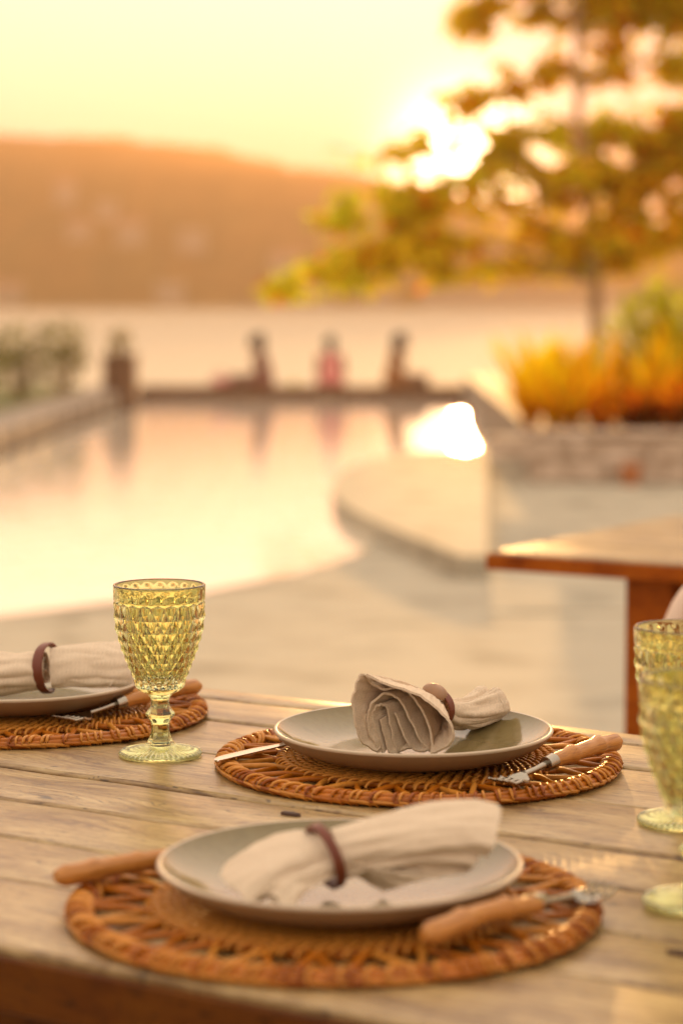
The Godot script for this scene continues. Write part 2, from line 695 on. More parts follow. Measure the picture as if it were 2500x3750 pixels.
func house(at: Vector3, s: Vector3, turn: float, label: String, gabled: bool) -> void:
	var o := thing("house", label, "house", at, turn, "houses across the bay")
	var g := Geo.new()
	g.box(Vector3(0, s.y / 2 - 1.0, 0), s + Vector3(0, 2, 0), 0.05)
	part(o, "wall", g.done(), M.white_wall)
	g = Geo.new()
	if gabled:
		var a := s.x / 2 + 0.6
		var b := s.z / 2 + 0.6
		var y := s.y
		var p := s.y + s.z * 0.28
		g.flat_quad(Vector3(-a, y, b), Vector3(a, y, b), Vector3(a, p, 0), Vector3(-a, p, 0))
		g.flat_quad(Vector3(a, y, -b), Vector3(-a, y, -b), Vector3(-a, p, 0), Vector3(a, p, 0))
		g.flat_tri(Vector3(a, y, b), Vector3(a, y, -b), Vector3(a, p, 0))
		g.flat_tri(Vector3(-a, y, -b), Vector3(-a, y, b), Vector3(-a, p, 0))
		g.flat_quad(Vector3(-a, y, -b), Vector3(a, y, -b), Vector3(a, y, b), Vector3(-a, y, b))
	else:
		g.box(Vector3(0, s.y + 0.25, 0), Vector3(s.x + 0.8, 0.5, s.z + 0.8), 0.05)
	part(o, "roof", g.done(), M.roof if gabled else M.white_wall)
	var n := maxi(2, int(s.x / 3.2))
	for k in n:
		g = Geo.new()
		g.box(Vector3(-s.x / 2 + s.x * (k + 0.5) / n, s.y * 0.55, s.z / 2 + 0.04), Vector3(1.3, 1.5, 0.1), 0.01)
		part(o, "window", g.done(), M.pane)

func hill_point(x: float, h: float) -> float:   # z of the slope where it is about that high
	return -815.0 - 130.0 * clampf(h / 80.0, 0.0, 1.0)

func build_far_shore() -> void:
	var spots := [
		[-97, 25, 9, "pale house highest on the left of the hill", true], [-105, 41, 8, "small pale house alone near the hilltop", true], [-88, 33.5, 8, "pinkish pale house below the hilltop", false],
		[-78, 25, 10, "cream house in the middle of the left slope", true], [-55, 22.5, 10, "cream house halfway up the slope right of the others", false],
		[-20, 13.0, 11, "pale house low on the slope behind the branch tip", true]]
	for s in spots:
		var z := hill_point(s[0], s[1])
		house(Vector3(s[0], s[1] - 2.0, z + 4.0), Vector3(s[2], 6.5, 8), 0.1, s[3], s[4])
	house(Vector3(-118, 0.2, -806), Vector3(12, 6, 8), 0.05, "white house on the shore at the far left", true)
	house(Vector3(-60, 0.2, -806), Vector3(9, 7, 8), -0.1, "white house on the shore left of the swimmers", false)
	house(Vector3(-10, 0.0, -806), Vector3(12, 6, 8), 0.0, "white house on the shore under the lowest branch tip", true)
	house(Vector3(13, 0.0, -806), Vector3(10, 5, 8), 0.1, "low white house on the shore under the tree", false)
	house(Vector3(46, 8.5, -812), Vector3(9, 6, 8), 0.0, "bright house above the shore left of the trunk", true)
	house(Vector3(60, 8.0, -812), Vector3(15, 6, 8), -0.05, "long bright house above the shore beside the trunk", false)
	var o := thing("sea_wall", "long pale pinkish wall along the far shore under the tree", "wall", Vector3(68, -0.8, -800))
	for k in 9:
		var g := Geo.new()
		g.box(Vector3(-36 + k * 9.0, 2.6, 0), Vector3(8.96, 5.4, 1.5), 0.06)
		part(o, "wall_panel", g.done(), M.white_wall)

func leaf_mesh(l: float, w: float) -> ArrayMesh:
	var g := Geo.new()
	var rows := []
	for q in [[0.0, 0.12], [0.3, 0.8], [0.65, 1.0], [1.0, 0.1]]:
		rows.append(PackedVector3Array([Vector3(-w * q[1] / 2, 0.10 * w - l * 0.2 * q[0] * q[0], l * q[0]), Vector3(0, -l * 0.2 * q[0] * q[0], l * q[0]), Vector3(w * q[1] / 2, 0.10 * w - l * 0.2 * q[0] * q[0], l * q[0])]))
	g.grid(rows)
	return g.done()

func build_tree() -> void:
	var o := thing("almond_tree", "broad layered tree with orange and olive leaves and a slender pale trunk", "tree", Vector3(2.7, -0.1, -24))
	var g := Geo.new()
	var stem := spline([Vector3(0, -0.1, 0), Vector3(-0.03, 0.9, 0), Vector3(-0.09, 1.87, 0), Vector3(-0.18, 2.7, 0.02), Vector3(-0.25, 3.3, 0), Vector3(-0.27, 4.6, 0.05), Vector3(-0.2, 6.3, 0)], 6)
	var rad := []
	for k in stem.size():
		rad.append(lerpf(0.085, 0.03, float(k) / stem.size()))
	g.tube(stem, rad, 10)
	part(o, "trunk", g.done(), M.bark)
	# flat pads of leaves, layer on layer (metres from the foot of the tree: centre, half sizes, share of green)
	var pads := [
		[-3.20, 1.45, 0.2, 0.30, 0.09, 0.8], [-2.85, 1.58, 0.0, 0.40, 0.14, 0.8], [-2.35, 1.72, -0.2, 0.45, 0.19, 0.6], [-1.85, 1.84, 0.1, 0.48, 0.22, 0.35], [-1.35, 1.90, 0.3, 0.45, 0.17, 0.15], [-0.65, 1.98, -0.2, 0.50, 0.17, 0.1], [0.1, 2.0, 0.2, 0.6, 0.2, 0.1], [0.9, 2.05, 0.0, 0.6, 0.2, 0.1],
		[-1.9, 1.62, 0.0, 0.4, 0.12, 0.3], [-1.2, 1.66, 0.2, 0.45, 0.14, 0.1], [-0.3, 1.72, 0.0, 0.5, 0.14, 0.1], [0.6, 1.74, 0.1, 0.6, 0.15, 0.1],
		[-2.80, 2.13, 0.3, 0.20, 0.07, 0.8], [-2.35, 2.28, 0.1, 0.40, 0.17, 0.7], [-1.85, 2.36, -0.1, 0.45, 0.24, 0.6], [-1.30, 2.45, 0.2, 0.5, 0.20, 0.5], [-0.7, 2.6, -0.2, 0.5, 0.30, 0.5], [-0.1, 2.55, 0.3, 0.5, 0.30, 0.3], [0.6, 2.55, 0.0, 0.55, 0.32, 0.15], [1.3, 2.6, 0.2, 0.6, 0.35, 0.2],
		[-2.85, 2.90, 0.1, 0.24, 0.07, 0.3], [-2.45, 2.88, 0.0, 0.32, 0.08, 0.3], [-2.05, 2.90, 0.0, 0.34, 0.10, 0.3], [-1.70, 3.02, 0.2, 0.35, 0.09, 0.3], [-1.25, 3.10, -0.2, 0.35, 0.13, 0.4], [-0.75, 3.0, 0.0, 0.4, 0.22, 0.6], [-0.45, 2.9, 0.4, 0.3, 0.2, 0.7], [0.25, 3.05, 0.1, 0.5, 0.22, 0.6], [0.9, 3.1, -0.1, 0.5, 0.22, 0.4], [1.5, 3.2, 0.0, 0.6, 0.25, 0.4],
		[-1.40, 3.40, 0.1, 0.22, 0.06, 0.2], [-1.05, 3.55, -0.1, 0.30, 0.08, 0.2], [-0.65, 3.70, 0.1, 0.36, 0.13, 0.2], [-0.1, 3.85, 0.0, 0.36, 0.2, 0.1], [0.15, 3.72, 0.3, 0.3, 0.12, 0.2], [0.6, 3.85, -0.2, 0.4, 0.2, 0.3], [1.2, 3.80, 0.2, 0.5, 0.2, 0.3],
		[-1.30, 4.25, 0.0, 0.22, 0.16, 0.3], [-0.95, 4.38, 0.1, 0.35, 0.10, 0.3], [-0.45, 4.36, -0.1, 0.4, 0.15, 0.5], [0.05, 4.40, 0.2, 0.45, 0.25, 0.2], [0.6, 4.40, 0.0, 0.45, 0.24, 0.5], [1.2, 4.35, 0.1, 0.5, 0.25, 0.5],
		[-0.9, 4.8, 0.0, 0.6, 0.22, 0.4], [0.0, 5.0, 0.2, 0.8, 0.25, 0.4], [0.9, 4.9, -0.2, 0.8, 0.25, 0.4], [1.8, 4.6, 0.0, 0.7, 0.25, 0.4], [2.1, 3.8, 0.1, 0.7, 0.3, 0.4], [2.2, 3.0, 0.0, 0.7, 0.3, 0.4], [2.0, 2.3, 0.0, 0.6, 0.3, 0.3], [-0.4, 5.7, 0.0, 0.7, 0.25, 0.4], [0.5, 5.9, 0.0, 0.7, 0.25, 0.4], [-0.1, 6.5, 0.0, 0.5, 0.25, 0.4]]
	var where := []
	var tints := []
	var n := 0
	var gaps := []
	for k in 140:
		var gp: Array = pads[rng.randi() % 40]
		gaps.append([gp[0] + rng.randf_range(-1, 1) * gp[3], gp[1] + rng.randf_range(-1, 1) * gp[4], rng.randf_range(0.08, 0.135)])
	for p in pads:
		var count := int(1150.0 * p[3] * (p[4] + 0.06) * 4.0)
		for k in count:
			var a := rng.randf() * TAU
			var rr := sqrt(rng.randf())
			var at := Vector3(p[0] + cos(a) * rr * p[3] * 1.08, p[1] + rng.randfn(0, 0.5) * p[4], p[2] - 0.55 + sin(a) * rr * maxf(p[3], 0.3) * 1.2)
			var open := false
			for gp in gaps:
				if Vector2(at.x - gp[0] - at.z * -0.05, at.y - gp[1] + at.z * 0.05).length() < gp[2]:
					open = true
			if open:
				continue
			var dir := rng.randf() * TAU
			var bas := Basis(Vector3.UP, dir) * Basis(Vector3.RIGHT, rng.randf_range(-0.3, 1.0)) * Basis(Vector3.BACK, rng.randf_range(-0.7, 0.7))
			where.append(Transform3D(bas.scaled(Vector3.ONE * rng.randf_range(0.7, 1.35)), at))
			var green: float = p[5]
			var u := rng.randf()
			var c := Color(1.0, 0.74, 0.05)
			if u < green * 0.8 + 0.22:
				c = Color(0.82, 0.76, 0.05)
			elif u > 0.93:
				c = Color(0.85, 0.22, 0.015)
			c = c * rng.randf_range(0.7, 1.15)
			tints.append(c)
		# a limb runs to every pad
		if n % 2 == 0:
			var y0: float = clampf(p[1] - 0.15 - absf(p[0]) * 0.16, 1.5, 5.8)
			var foot := Vector3(-0.06 * y0 * 0.9, y0, 0)
			var tip := Vector3(p[0], p[1], p[2] - 0.55)
			g = Geo.new()
			var path := spline([foot, foot.lerp(tip, 0.5) + Vector3(0, 0.12, 0), tip], 5)
			var lr := []
			for k in path.size():
				lr.append(lerpf(0.026, 0.006, float(k) / path.size()))
			g.tube(path, lr, 6)
			part(o, "limb", g.done(), M.bark)
		n += 1
	scatter(o, "crown", leaf_mesh(0.165, 0.09), M.leaf, where, tints)

func blade_plant(called: String, label: String, group: String, at: Vector3, count: int, l0: float, l1: float, w: float, cols: Array, spread: float) -> Node3D:
	var o := thing(called, label, "plant", at, 0, group)
	var g := Geo.new()
	for k in count:
		var a := k * 2.399 + rng.randf() * 0.4
		var lean := spread * sqrt((k + 0.5) / count) + rng.randf_range(-0.1, 0.1)
		var l := rng.randf_range(l0, l1)
		var c: Color = cols[rng.randi() % cols.size()]
		g.tint = c * rng.randf_range(0.75, 1.2)
		var out := Vector3(cos(a), 0, sin(a))
		var side := Vector3(-sin(a), 0, cos(a))
		var rows := []
		var p := out * 0.04
		for q in 6:
			var t := q / 5.0
			var ang := lean * (0.55 + 0.9 * t)
			var ww := w * sin(PI * (0.10 + 0.88 * t)) * 0.5
			rows.append(PackedVector3Array([p - side * ww + Vector3(0, ww * 0.3, 0), p, p + side * ww + Vector3(0, ww * 0.3, 0)]))
			p += (out * sin(ang) + Vector3.UP * cos(ang)) * l / 5.0
		g.grid(rows)
	part(o, "leaves", g.done(true), M.leaf)
	g = Geo.new()
	g.tint = Color(0.2, 0.12, 0.05)
	g.tube([Vector3(0, -0.05, 0), Vector3(0.01, 0.1, 0), Vector3(0, 0.22, 0)], [0.03, 0.025, 0.015], 7)
	part(o, "stem", g.done(), M.bark)
	return o

func shrub(called: String, label: String, group: String, at: Vector3, r: Vector3, count: int, leaf: float, cols: Array) -> Node3D:
	var o := thing(called, label, "shrub", at, 0, group)
	var where := []
	var tints := []
	for k in 7:
		var a := k * 2.4
		var tip := Vector3(cos(a) * r.x * 0.7, r.y * rng.randf_range(1.2, 1.9), sin(a) * r.z * 0.7)
		var g := Geo.new()
		g.tube(spline([Vector3(cos(a) * 0.05, -0.05, sin(a) * 0.05), tip * Vector3(0.4, 0.6, 0.4), tip], 4), 0.012, 5)
		part(o, "branch", g.done(), M.bark)
	for k in count:
		var d := Vector3(rng.randfn(), rng.randfn(), rng.randfn()).normalized() * pow(rng.randf(), 0.45)
		var bas := Basis(Vector3.UP, rng.randf() * TAU) * Basis(Vector3.RIGHT, rng.randf_range(-1.2, 0.8))
		where.append(Transform3D(bas.scaled(Vector3.ONE * rng.randf_range(0.7, 1.3)), Vector3(d.x * r.x, r.y * (1.0 + d.y * 0.95), d.z * r.z)))
		var c: Color = cols[rng.randi() % cols.size()]
		tints.append(c * rng.randf_range(0.7, 1.2))
	scatter(o, "foliage", leaf_mesh(leaf, leaf * 0.45), M.leaf, where, tints)
	return o

func build_garden() -> void:
	# orange planting at the right of the pool
	var o: Node3D
	var g: Geo
	var yel := [Color(1.0, 0.68, 0.01), Color(0.95, 0.72, 0.01), Color(1.0, 0.55, 0.008)]
	var ora := [Color(1.0, 0.52, 0.008), Color(1.0, 0.42, 0.008), Color(0.95, 0.62, 0.012), Color(0.6, 0.52, 0.02)]
	var red := [Color(0.85, 0.24, 0.008), Color(0.9, 0.34, 0.01), Color(0.4, 0.12, 0.008)]
	var grp := "leafy plants in the bed right of the pool"
	var a := blade_plant("croton_plant", "yellow leafed plant at the left end of the planting bed", grp, Vector3(1.57, 0.12, -19.04), 70, 0.35, 0.95, 0.055, yel, 0.75)
	var b := blade_plant("croton_plant", "bright orange plant in the middle of the planting bed", grp, Vector3(2.10, 0.12, -18.89), 75, 0.30, 0.88, 0.06, ora, 0.8)
	var c := blade_plant("croton_plant", "dark red plant low at the front of the planting bed", grp, Vector3(2.41, 0.12, -18.50), 70, 0.22, 0.45, 0.08, red, 0.8)
	var spots := [[a, 2.35, -25.3, 0.7, "yellow plant behind the left end of the bed"], [a, 2.3, -24.2, 2.1, "short yellow plant at the bed's front left corner"], [a, 2.9, -26.0, 1.0, "tall yellow plant at the back beside the tree trunk"],
		[b, 2.45, -24.1, 1.3, "orange plant at the front between yellow ones"], [b, 3.1, -24.9, 2.2, "orange plant just right of the tree trunk"], [b, 3.35, -24.3, 0.4, "orange plant in front of the green shrub"], [b, 3.7, -24.6, 3.0, "orange plant at the right frame edge"], [b, 2.6, -25.2, 4.0, "orange plant behind the trunk's left side"],
		[c, 2.75, -23.75, 1.9, "dark red plant at the front below the trunk"], [c, 3.5, -23.85, 0.8, "dark red plant at the front right of the bed"], [c, 3.9, -24.0, 2.9, "dark red plant at the right frame edge"]]
	for s in spots:
		again(s[0], Vector3(s[1] * 0.765, 0.12, -18.35 + (s[2] + 23.7) * 0.77), s[3], s[4]).scale = Vector3.ONE * rng.randf_range(0.5, 1.25)
	var grn := [Color(0.72, 0.66, 0.03), Color(0.8, 0.70, 0.03), Color(0.6, 0.56, 0.03)]
	shrub("green_shrub", "tall green shrub at the right frame edge behind orange plants", "green shrubs right of the pool", Vector3(2.72, 0.12, -19.58), Vector3(0.52, 0.62, 0.42), 1200, 0.13, grn)
	shrub("green_shrub", "green shrub farther right behind the orange plants", "green shrubs right of the pool", Vector3(3.52, 0.12, -19.35), Vector3(0.5, 0.52, 0.4), 600, 0.11, grn)
	o = thing("retaining_wall", "low pale stone retaining wall in front of the orange plants", "wall", Vector3(1.46, -0.242, -17.95), -0.075)
	for k in 12:
		for row in 2:
			g = Geo.new()
			g.box(Vector3(0.31 + k * 0.62 - 0.3 * row, 0.09 + 0.18 * row, rng.randf_range(-0.006, 0.006)), Vector3(0.612, 0.175, 0.26), 0.012)
			part(o, "stone", g.done(), M.pale_stone)
		g = Geo.new()
		g.box(Vector3(0.31 + k * 0.62, 0.386, 0), Vector3(0.616, 0.04, 0.32), 0.01)
		part(o, "capstone", g.done(), M.pale_stone)
	# fallen terracotta pot by the step
	o = thing("terracotta_pot", "small orange clay pot standing before the retaining wall", "pot", Vector3(2.23, -0.2415, -17.6))
	g = Geo.new()
	g.lathe([Vector2(0.0, 0.0), Vector2(0.05, 0.0), Vector2(0.075, 0.13), Vector2(0.085, 0.13), Vector2(0.085, 0.16), Vector2(0.07, 0.16), Vector2(0.06, 0.05), Vector2(0, 0.05)], 24)
	part(o, "pot", g.done(), mat(lin(0.5, 0.17, 0.05), 0.8))
	# left side of the pool: coping, shrubs, planter box
	o = thing("pool_coping", "pale stone coping along the left side of the pool", "coping", Vector3.ZERO)
	for k in 10:
		var z := -20.6 - k * 1.2
		var x := -3.42 + 0.03 * k
		g = Geo.new()
		g.box(Vector3(x, -0.12, z - 0.59), Vector3(0.62, 0.22, 1.17), 0.015)
		part(o, "slab", g.done(), M.stone)
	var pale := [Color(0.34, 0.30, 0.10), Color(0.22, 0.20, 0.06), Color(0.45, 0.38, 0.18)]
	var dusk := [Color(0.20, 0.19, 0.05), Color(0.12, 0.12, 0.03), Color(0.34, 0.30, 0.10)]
	var gl := "loose shrubs left of the pool"
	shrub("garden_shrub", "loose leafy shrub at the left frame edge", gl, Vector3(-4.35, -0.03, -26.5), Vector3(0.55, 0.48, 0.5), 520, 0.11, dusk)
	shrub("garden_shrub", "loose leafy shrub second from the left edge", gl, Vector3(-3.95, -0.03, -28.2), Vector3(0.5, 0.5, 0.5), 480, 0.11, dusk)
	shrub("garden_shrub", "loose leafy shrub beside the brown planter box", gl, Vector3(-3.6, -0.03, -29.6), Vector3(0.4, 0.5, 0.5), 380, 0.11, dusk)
	o = thing("planter_box", "square dark brown planter box at the pool's far left corner", "planter", Vector3(-2.92, -0.25, -30.3))
	g = Geo.new()
	g.box(Vector3(0, 0.33, 0), Vector3(0.42, 0.66, 0.42), 0.012)
	part(o, "box", g.done(), M.brown_stone)
	g = Geo.new()
	g.box(Vector3(0, 0.69, 0), Vector3(0.47, 0.06, 0.47), 0.01)
	part(o, "rim", g.done(), M.brown_stone)
	shrub("potted_plant", "small thin plant growing in the brown planter box", "", Vector3(-2.92, 0.46, -30.3), Vector3(0.2, 0.18, 0.2), 60, 0.1, pale)
	# far wall of the pool
	o = thing("pool_wall", "low brown wall at the far end of the pool", "wall", Vector3(0, 0, -32.95))
	for k in 13:
		g = Geo.new()
		g.box(Vector3(-3.1 + k * 0.52, -0.18, 0), Vector3(0.51, 0.2, 0.36), 0.01)
		part(o, "block", g.done(), M.brown_stone)
		g = Geo.new()
		g.box(Vector3(-3.1 + k * 0.52, -0.06, 0), Vector3(0.515, 0.035, 0.4), 0.008)
		part(o, "cap", g.done(), M.brown_stone)
	# things on the wall
	o = thing("beach_bag", "pink and grey bag lying on the pool wall left of the people", "bag", Vector3(-1.72, -0.04, -32.9))
	g = Geo.new()
	var prof := []
	for k in 9:
		var t := k / 8.0
		prof.append(Vector2(0.17 * sqrt(maxf(sin(PI * clampf(t, 0.02, 1.0) * 0.97 + 0.05), 0.0)), 0.14 * t))
	g.lathe(prof, 20)
	part(o, "body", g.done(), mat(lin(0.6, 0.22, 0.2), 0.8))
	g = Geo.new()
	var arc := []
	for k in 9:
		arc.append(Vector3(cos(PI * k / 8.0) * 0.1, 0.12 + sin(PI * k / 8.0) * 0.1, 0))
	g.tube(arc, 0.009, 6)
	part(o, "handle", g.done(), M.stone)
	o = thing("towel", "grey rolled towel beside the pink bag", "towel", Vector3(-1.48, 0.01, -32.9))
	g = Geo.new()
	g.tube([Vector3(-0.13, 0, 0), Vector3(0.13, 0, 0.02)], 0.055, 14)
	part(o, "roll", g.done(), mat(lin(0.4, 0.33, 0.33), 0.95))
	o = thing("ball", "small yellow green ball on the pool wall between two people", "ball", Vector3(-0.68, 0.0, -32.9))
	var sp := SphereMesh.new()
	sp.radius = 0.045
	sp.height = 0.09
	part(o, "shell", sp, mat(lin(0.5, 0.5, 0.06), 0.3))

# ---------------------------------------------------------------- people: smooth bodies meshed from a distance field
func field_mesh(bones: Array, lo: Vector3, hi: Vector3, cell: float, soft: float) -> ArrayMesh:
	var nx := int((hi.x - lo.x) / cell) + 2
	var ny := int((hi.y - lo.y) / cell) + 2
	var nz := int((hi.z - lo.z) / cell) + 2
	var f := PackedFloat32Array()
	f.resize(nx * ny * nz)
	f.fill(1.0)
	for b in bones:
		var a: Vector3 = b[0]
		var c: Vector3 = b[1]
		var ra: float = b[2]
		var rc: float = b[3]
		var reach := maxf(ra, rc) + soft * 2.0 + cell * 2.0
		var l := a.min(c) - Vector3.ONE * reach
		var h := a.max(c) + Vector3.ONE * reach
		var d := c - a
		var dd := maxf(d.length_squared(), 1e-8)
		for z in range(maxi(0, int((l.z - lo.z) / cell)), mini(nz, int((h.z - lo.z) / cell) + 1)):
			for y in range(maxi(0, int((l.y - lo.y) / cell)), mini(ny, int((h.y - lo.y) / cell) + 1)):
				for x in range(maxi(0, int((l.x - lo.x) / cell)), mini(nx, int((h.x - lo.x) / cell) + 1)):
					var p := lo + Vector3(x, y, z) * cell
					var t := clampf((p - a).dot(d) / dd, 0.0, 1.0)
					var s := (p - a - d * t).length() - lerpf(ra, rc, t)
					var at := (z * ny + y) * nx + x
					var k := clampf(0.5 + 0.5 * (f[at] - s) / soft, 0.0, 1.0)
					f[at] = lerpf(f[at], s, k) - soft * k * (1.0 - k)
	var g := Geo.new()
	var id := PackedInt32Array()
	id.resize(nx * ny * nz)
	id.fill(-1)
	for z in nz - 1:
		for y in ny - 1:
			for x in nx - 1:
				var at := (z * ny + y) * nx + x
				var sum := Vector3.ZERO
				var n := 0
				for e in 12:
					var ax := e / 4
					var q := [0, 0, 0]
					q[(ax + 1) % 3] = e % 2
					q[(ax + 2) % 3] = (e / 2) % 2
					var i0: int = at + (q[2] * ny + q[1]) * nx + q[0]
					var i1: int = i0 + (1 if ax == 0 else nx if ax == 1 else nx * ny)
					if (f[i0] < 0.0) != (f[i1] < 0.0):
						var w := f[i0] / (f[i0] - f[i1])
						var pt := Vector3(q[0], q[1], q[2])
						pt[ax] += w
						sum += pt
						n += 1
				if n > 0:
					id[at] = g.add(lo + (Vector3(x, y, z) + sum / n) * cell)
	var step := [1, nx, nx * ny]
	for z in range(1, nz - 1):
		for y in range(1, ny - 1):
			for x in range(1, nx - 1):
				var at := (z * ny + y) * nx + x
				for ax in 3:
					var ina := f[at] < 0.0
					if ina != (f[at + step[ax]] < 0.0):
						var u: int = step[(ax + 1) % 3]
						var w: int = step[(ax + 2) % 3]
						var c := [id[at], id[at - u], id[at - u - w], id[at - w]]
						if c.min() < 0:
							continue
						if ina:
							g.quad(c[0], c[1], c[2], c[3])
						else:
							g.quad(c[3], c[2], c[1], c[0])
	return g.done()

func person(label: String, at: Vector3, turn: float, bow: float, cloth: Material, long_hair: float, arm: int, k := 1.0) -> void:
	# sits on the wall with knees drawn forward (forward is -z before turning)
	var o := thing("person", label, "person", at, turn, "people sitting on the pool wall")
	o.scale = Vector3(1.12, 1.06, 1.12) * k
	var hip := Vector3(0, 0.10, 0)
	var chest := Vector3(0, 0.36, -0.05 - 0.10 * bow)
	var neck := Vector3(0, 0.50, -0.06 - 0.20 * bow)
	var head := neck + Vector3(0, 0.145, -0.03 - 0.05 * bow)
	var b := [[Vector3(-0.08, 0.10, 0), Vector3(0.08, 0.10, 0), 0.105, 0.105], [hip, Vector3(0, 0.24, -0.02 - 0.04 * bow), 0.115, 0.095], [Vector3(0, 0.24, -0.02 - 0.04 * bow), chest, 0.098, 0.115],
		[chest + Vector3(-0.08, 0.06, 0), chest + Vector3(0.08, 0.06, 0), 0.075, 0.075], [chest + Vector3(0, 0.1, 0), neck + Vector3(0, 0.03, 0), 0.055, 0.045],
		[neck + Vector3(0, 0.02, 0), head, 0.045, 0.06], [head + Vector3(0, 0.02, 0.02), head + Vector3(0, 0.0, -0.02), 0.088, 0.078], [head + Vector3(0, -0.06, -0.045), head + Vector3(0, -0.075, -0.065), 0.045, 0.032],
		[head + Vector3(0, -0.005, -0.095), head + Vector3(0, -0.025, -0.112), 0.010, 0.014], [head + Vector3(-0.082, -0.01, 0.01), head + Vector3(-0.09, 0.01, 0.015), 0.016, 0.014], [head + Vector3(0.082, -0.01, 0.01), head + Vector3(0.09, 0.01, 0.015), 0.016, 0.014],
		[head + Vector3(-0.022, -0.062, -0.098), head + Vector3(0.022, -0.062, -0.098), 0.009, 0.009]]
	for s in [-1.0, 1.0]:
		var kn := Vector3(s * 0.11, 0.30 if arm == 1 else 0.12, -0.42)
		var foot := Vector3(s * 0.10, 0.04 if arm == 1 else -0.30, -0.34 if arm == 1 else -0.45)
		b.append_array([[Vector3(s * 0.09, 0.09, -0.02), kn, 0.092, 0.058], [kn, foot, 0.056, 0.036], [foot, foot + Vector3(0, -0.02, -0.15), 0.036, 0.028]])
		var sh := chest + Vector3(s * 0.165, 0.08, 0)
		var el := sh + (Vector3(s * 0.02, -0.26, 0.02) if arm == 0 else Vector3(s * 0.02, -0.20, -0.17))
		var ha := el + (Vector3(-s * 0.02, -0.14, -0.16) if arm == 0 else Vector3(-s * 0.04, -0.05, -0.22))
		b.append_array([[sh, el, 0.047, 0.037], [el, ha, 0.036, 0.026], [ha, ha + (ha - el).normalized() * 0.07, 0.026, 0.03]])
		var fw := (ha - el).normalized()
		var across := Vector3(1, 0, 0)
		for q in 4:
			var p0 := ha + fw * 0.08 + across * (q - 1.5) * 0.018
			b.append([p0, p0 + fw * (0.07 - 0.01 * absf(q - 1.3)) + Vector3(0, -0.012, 0), 0.009, 0.007])
		b.append([ha + fw * 0.03 - across * s * 0.02, ha + fw * 0.07 - across * s * 0.055, 0.011, 0.008])
	part(o, "body", field_mesh(b, Vector3(-0.42, -0.40, -0.72), Vector3(0.42, 0.80, 0.26), 0.0155, 0.022), M.skin)
	# clothing follows the torso
	var c := []
	for q in [b[0], b[1], b[2], b[3]]:
		c.append([q[0], q[1], q[2] + 0.012, q[3] + 0.012])
	for s in [-1.0, 1.0]:
		c.append([Vector3(s * 0.09, 0.09, -0.02), Vector3(s * 0.10, 0.14 if arm == 1 else 0.105, -0.2), 0.108, 0.09])
	part(o, "dress", field_mesh(c, Vector3(-0.32, -0.08, -0.40), Vector3(0.32, 0.60, 0.26), 0.018, 0.03), cloth)
	var h := [[head + Vector3(0, 0.035, 0.03), head + Vector3(0, 0.04, -0.01), 0.093, 0.086], [head + Vector3(0, -0.01, 0.05), neck + Vector3(0, 0.02, 0.05), 0.075, 0.05]]
	if long_hair > 0:
		h.append([neck + Vector3(0, 0.03, 0.05), neck + Vector3(0, 0.03 - long_hair, 0.085), 0.062, 0.04])
	else:
		h.append([head + Vector3(0, 0.10, 0.07), head + Vector3(0, 0.11, 0.08), 0.045, 0.042])
	part(o, "hair", field_mesh(h, head + Vector3(-0.2, -0.62, -0.2), head + Vector3(0.2, 0.24, 0.3), 0.018, 0.03), M.hair)

func build_people() -> void:
	person("person sitting in profile with dark hair in a bun, leftmost on the pool wall", Vector3(-1.10, -0.05, -32.95), 1.5, 0.12, mat(lin(0.22, 0.07, 0.05), 0.8), 0.0, 0, 0.92)
	person("person in a pink top sitting with arms spread on the pool wall, middle of three", Vector3(-0.15, -0.05, -32.95), 0.1, 0.25, mat(lin(0.72, 0.24, 0.2), 0.8), 0.0, 0, 0.88)
	person("person with long dark hair in brown sitting on the pool wall, rightmost of three", Vector3(0.74, -0.05, -32.95), -1.25, 0.1, mat(lin(0.36, 0.14, 0.04), 0.8), 0.36, 0, 0.95)

# ---------------------------------------------------------------- furniture
const TURN := -0.5515   # the tables run 31.6 degrees off the picture plane

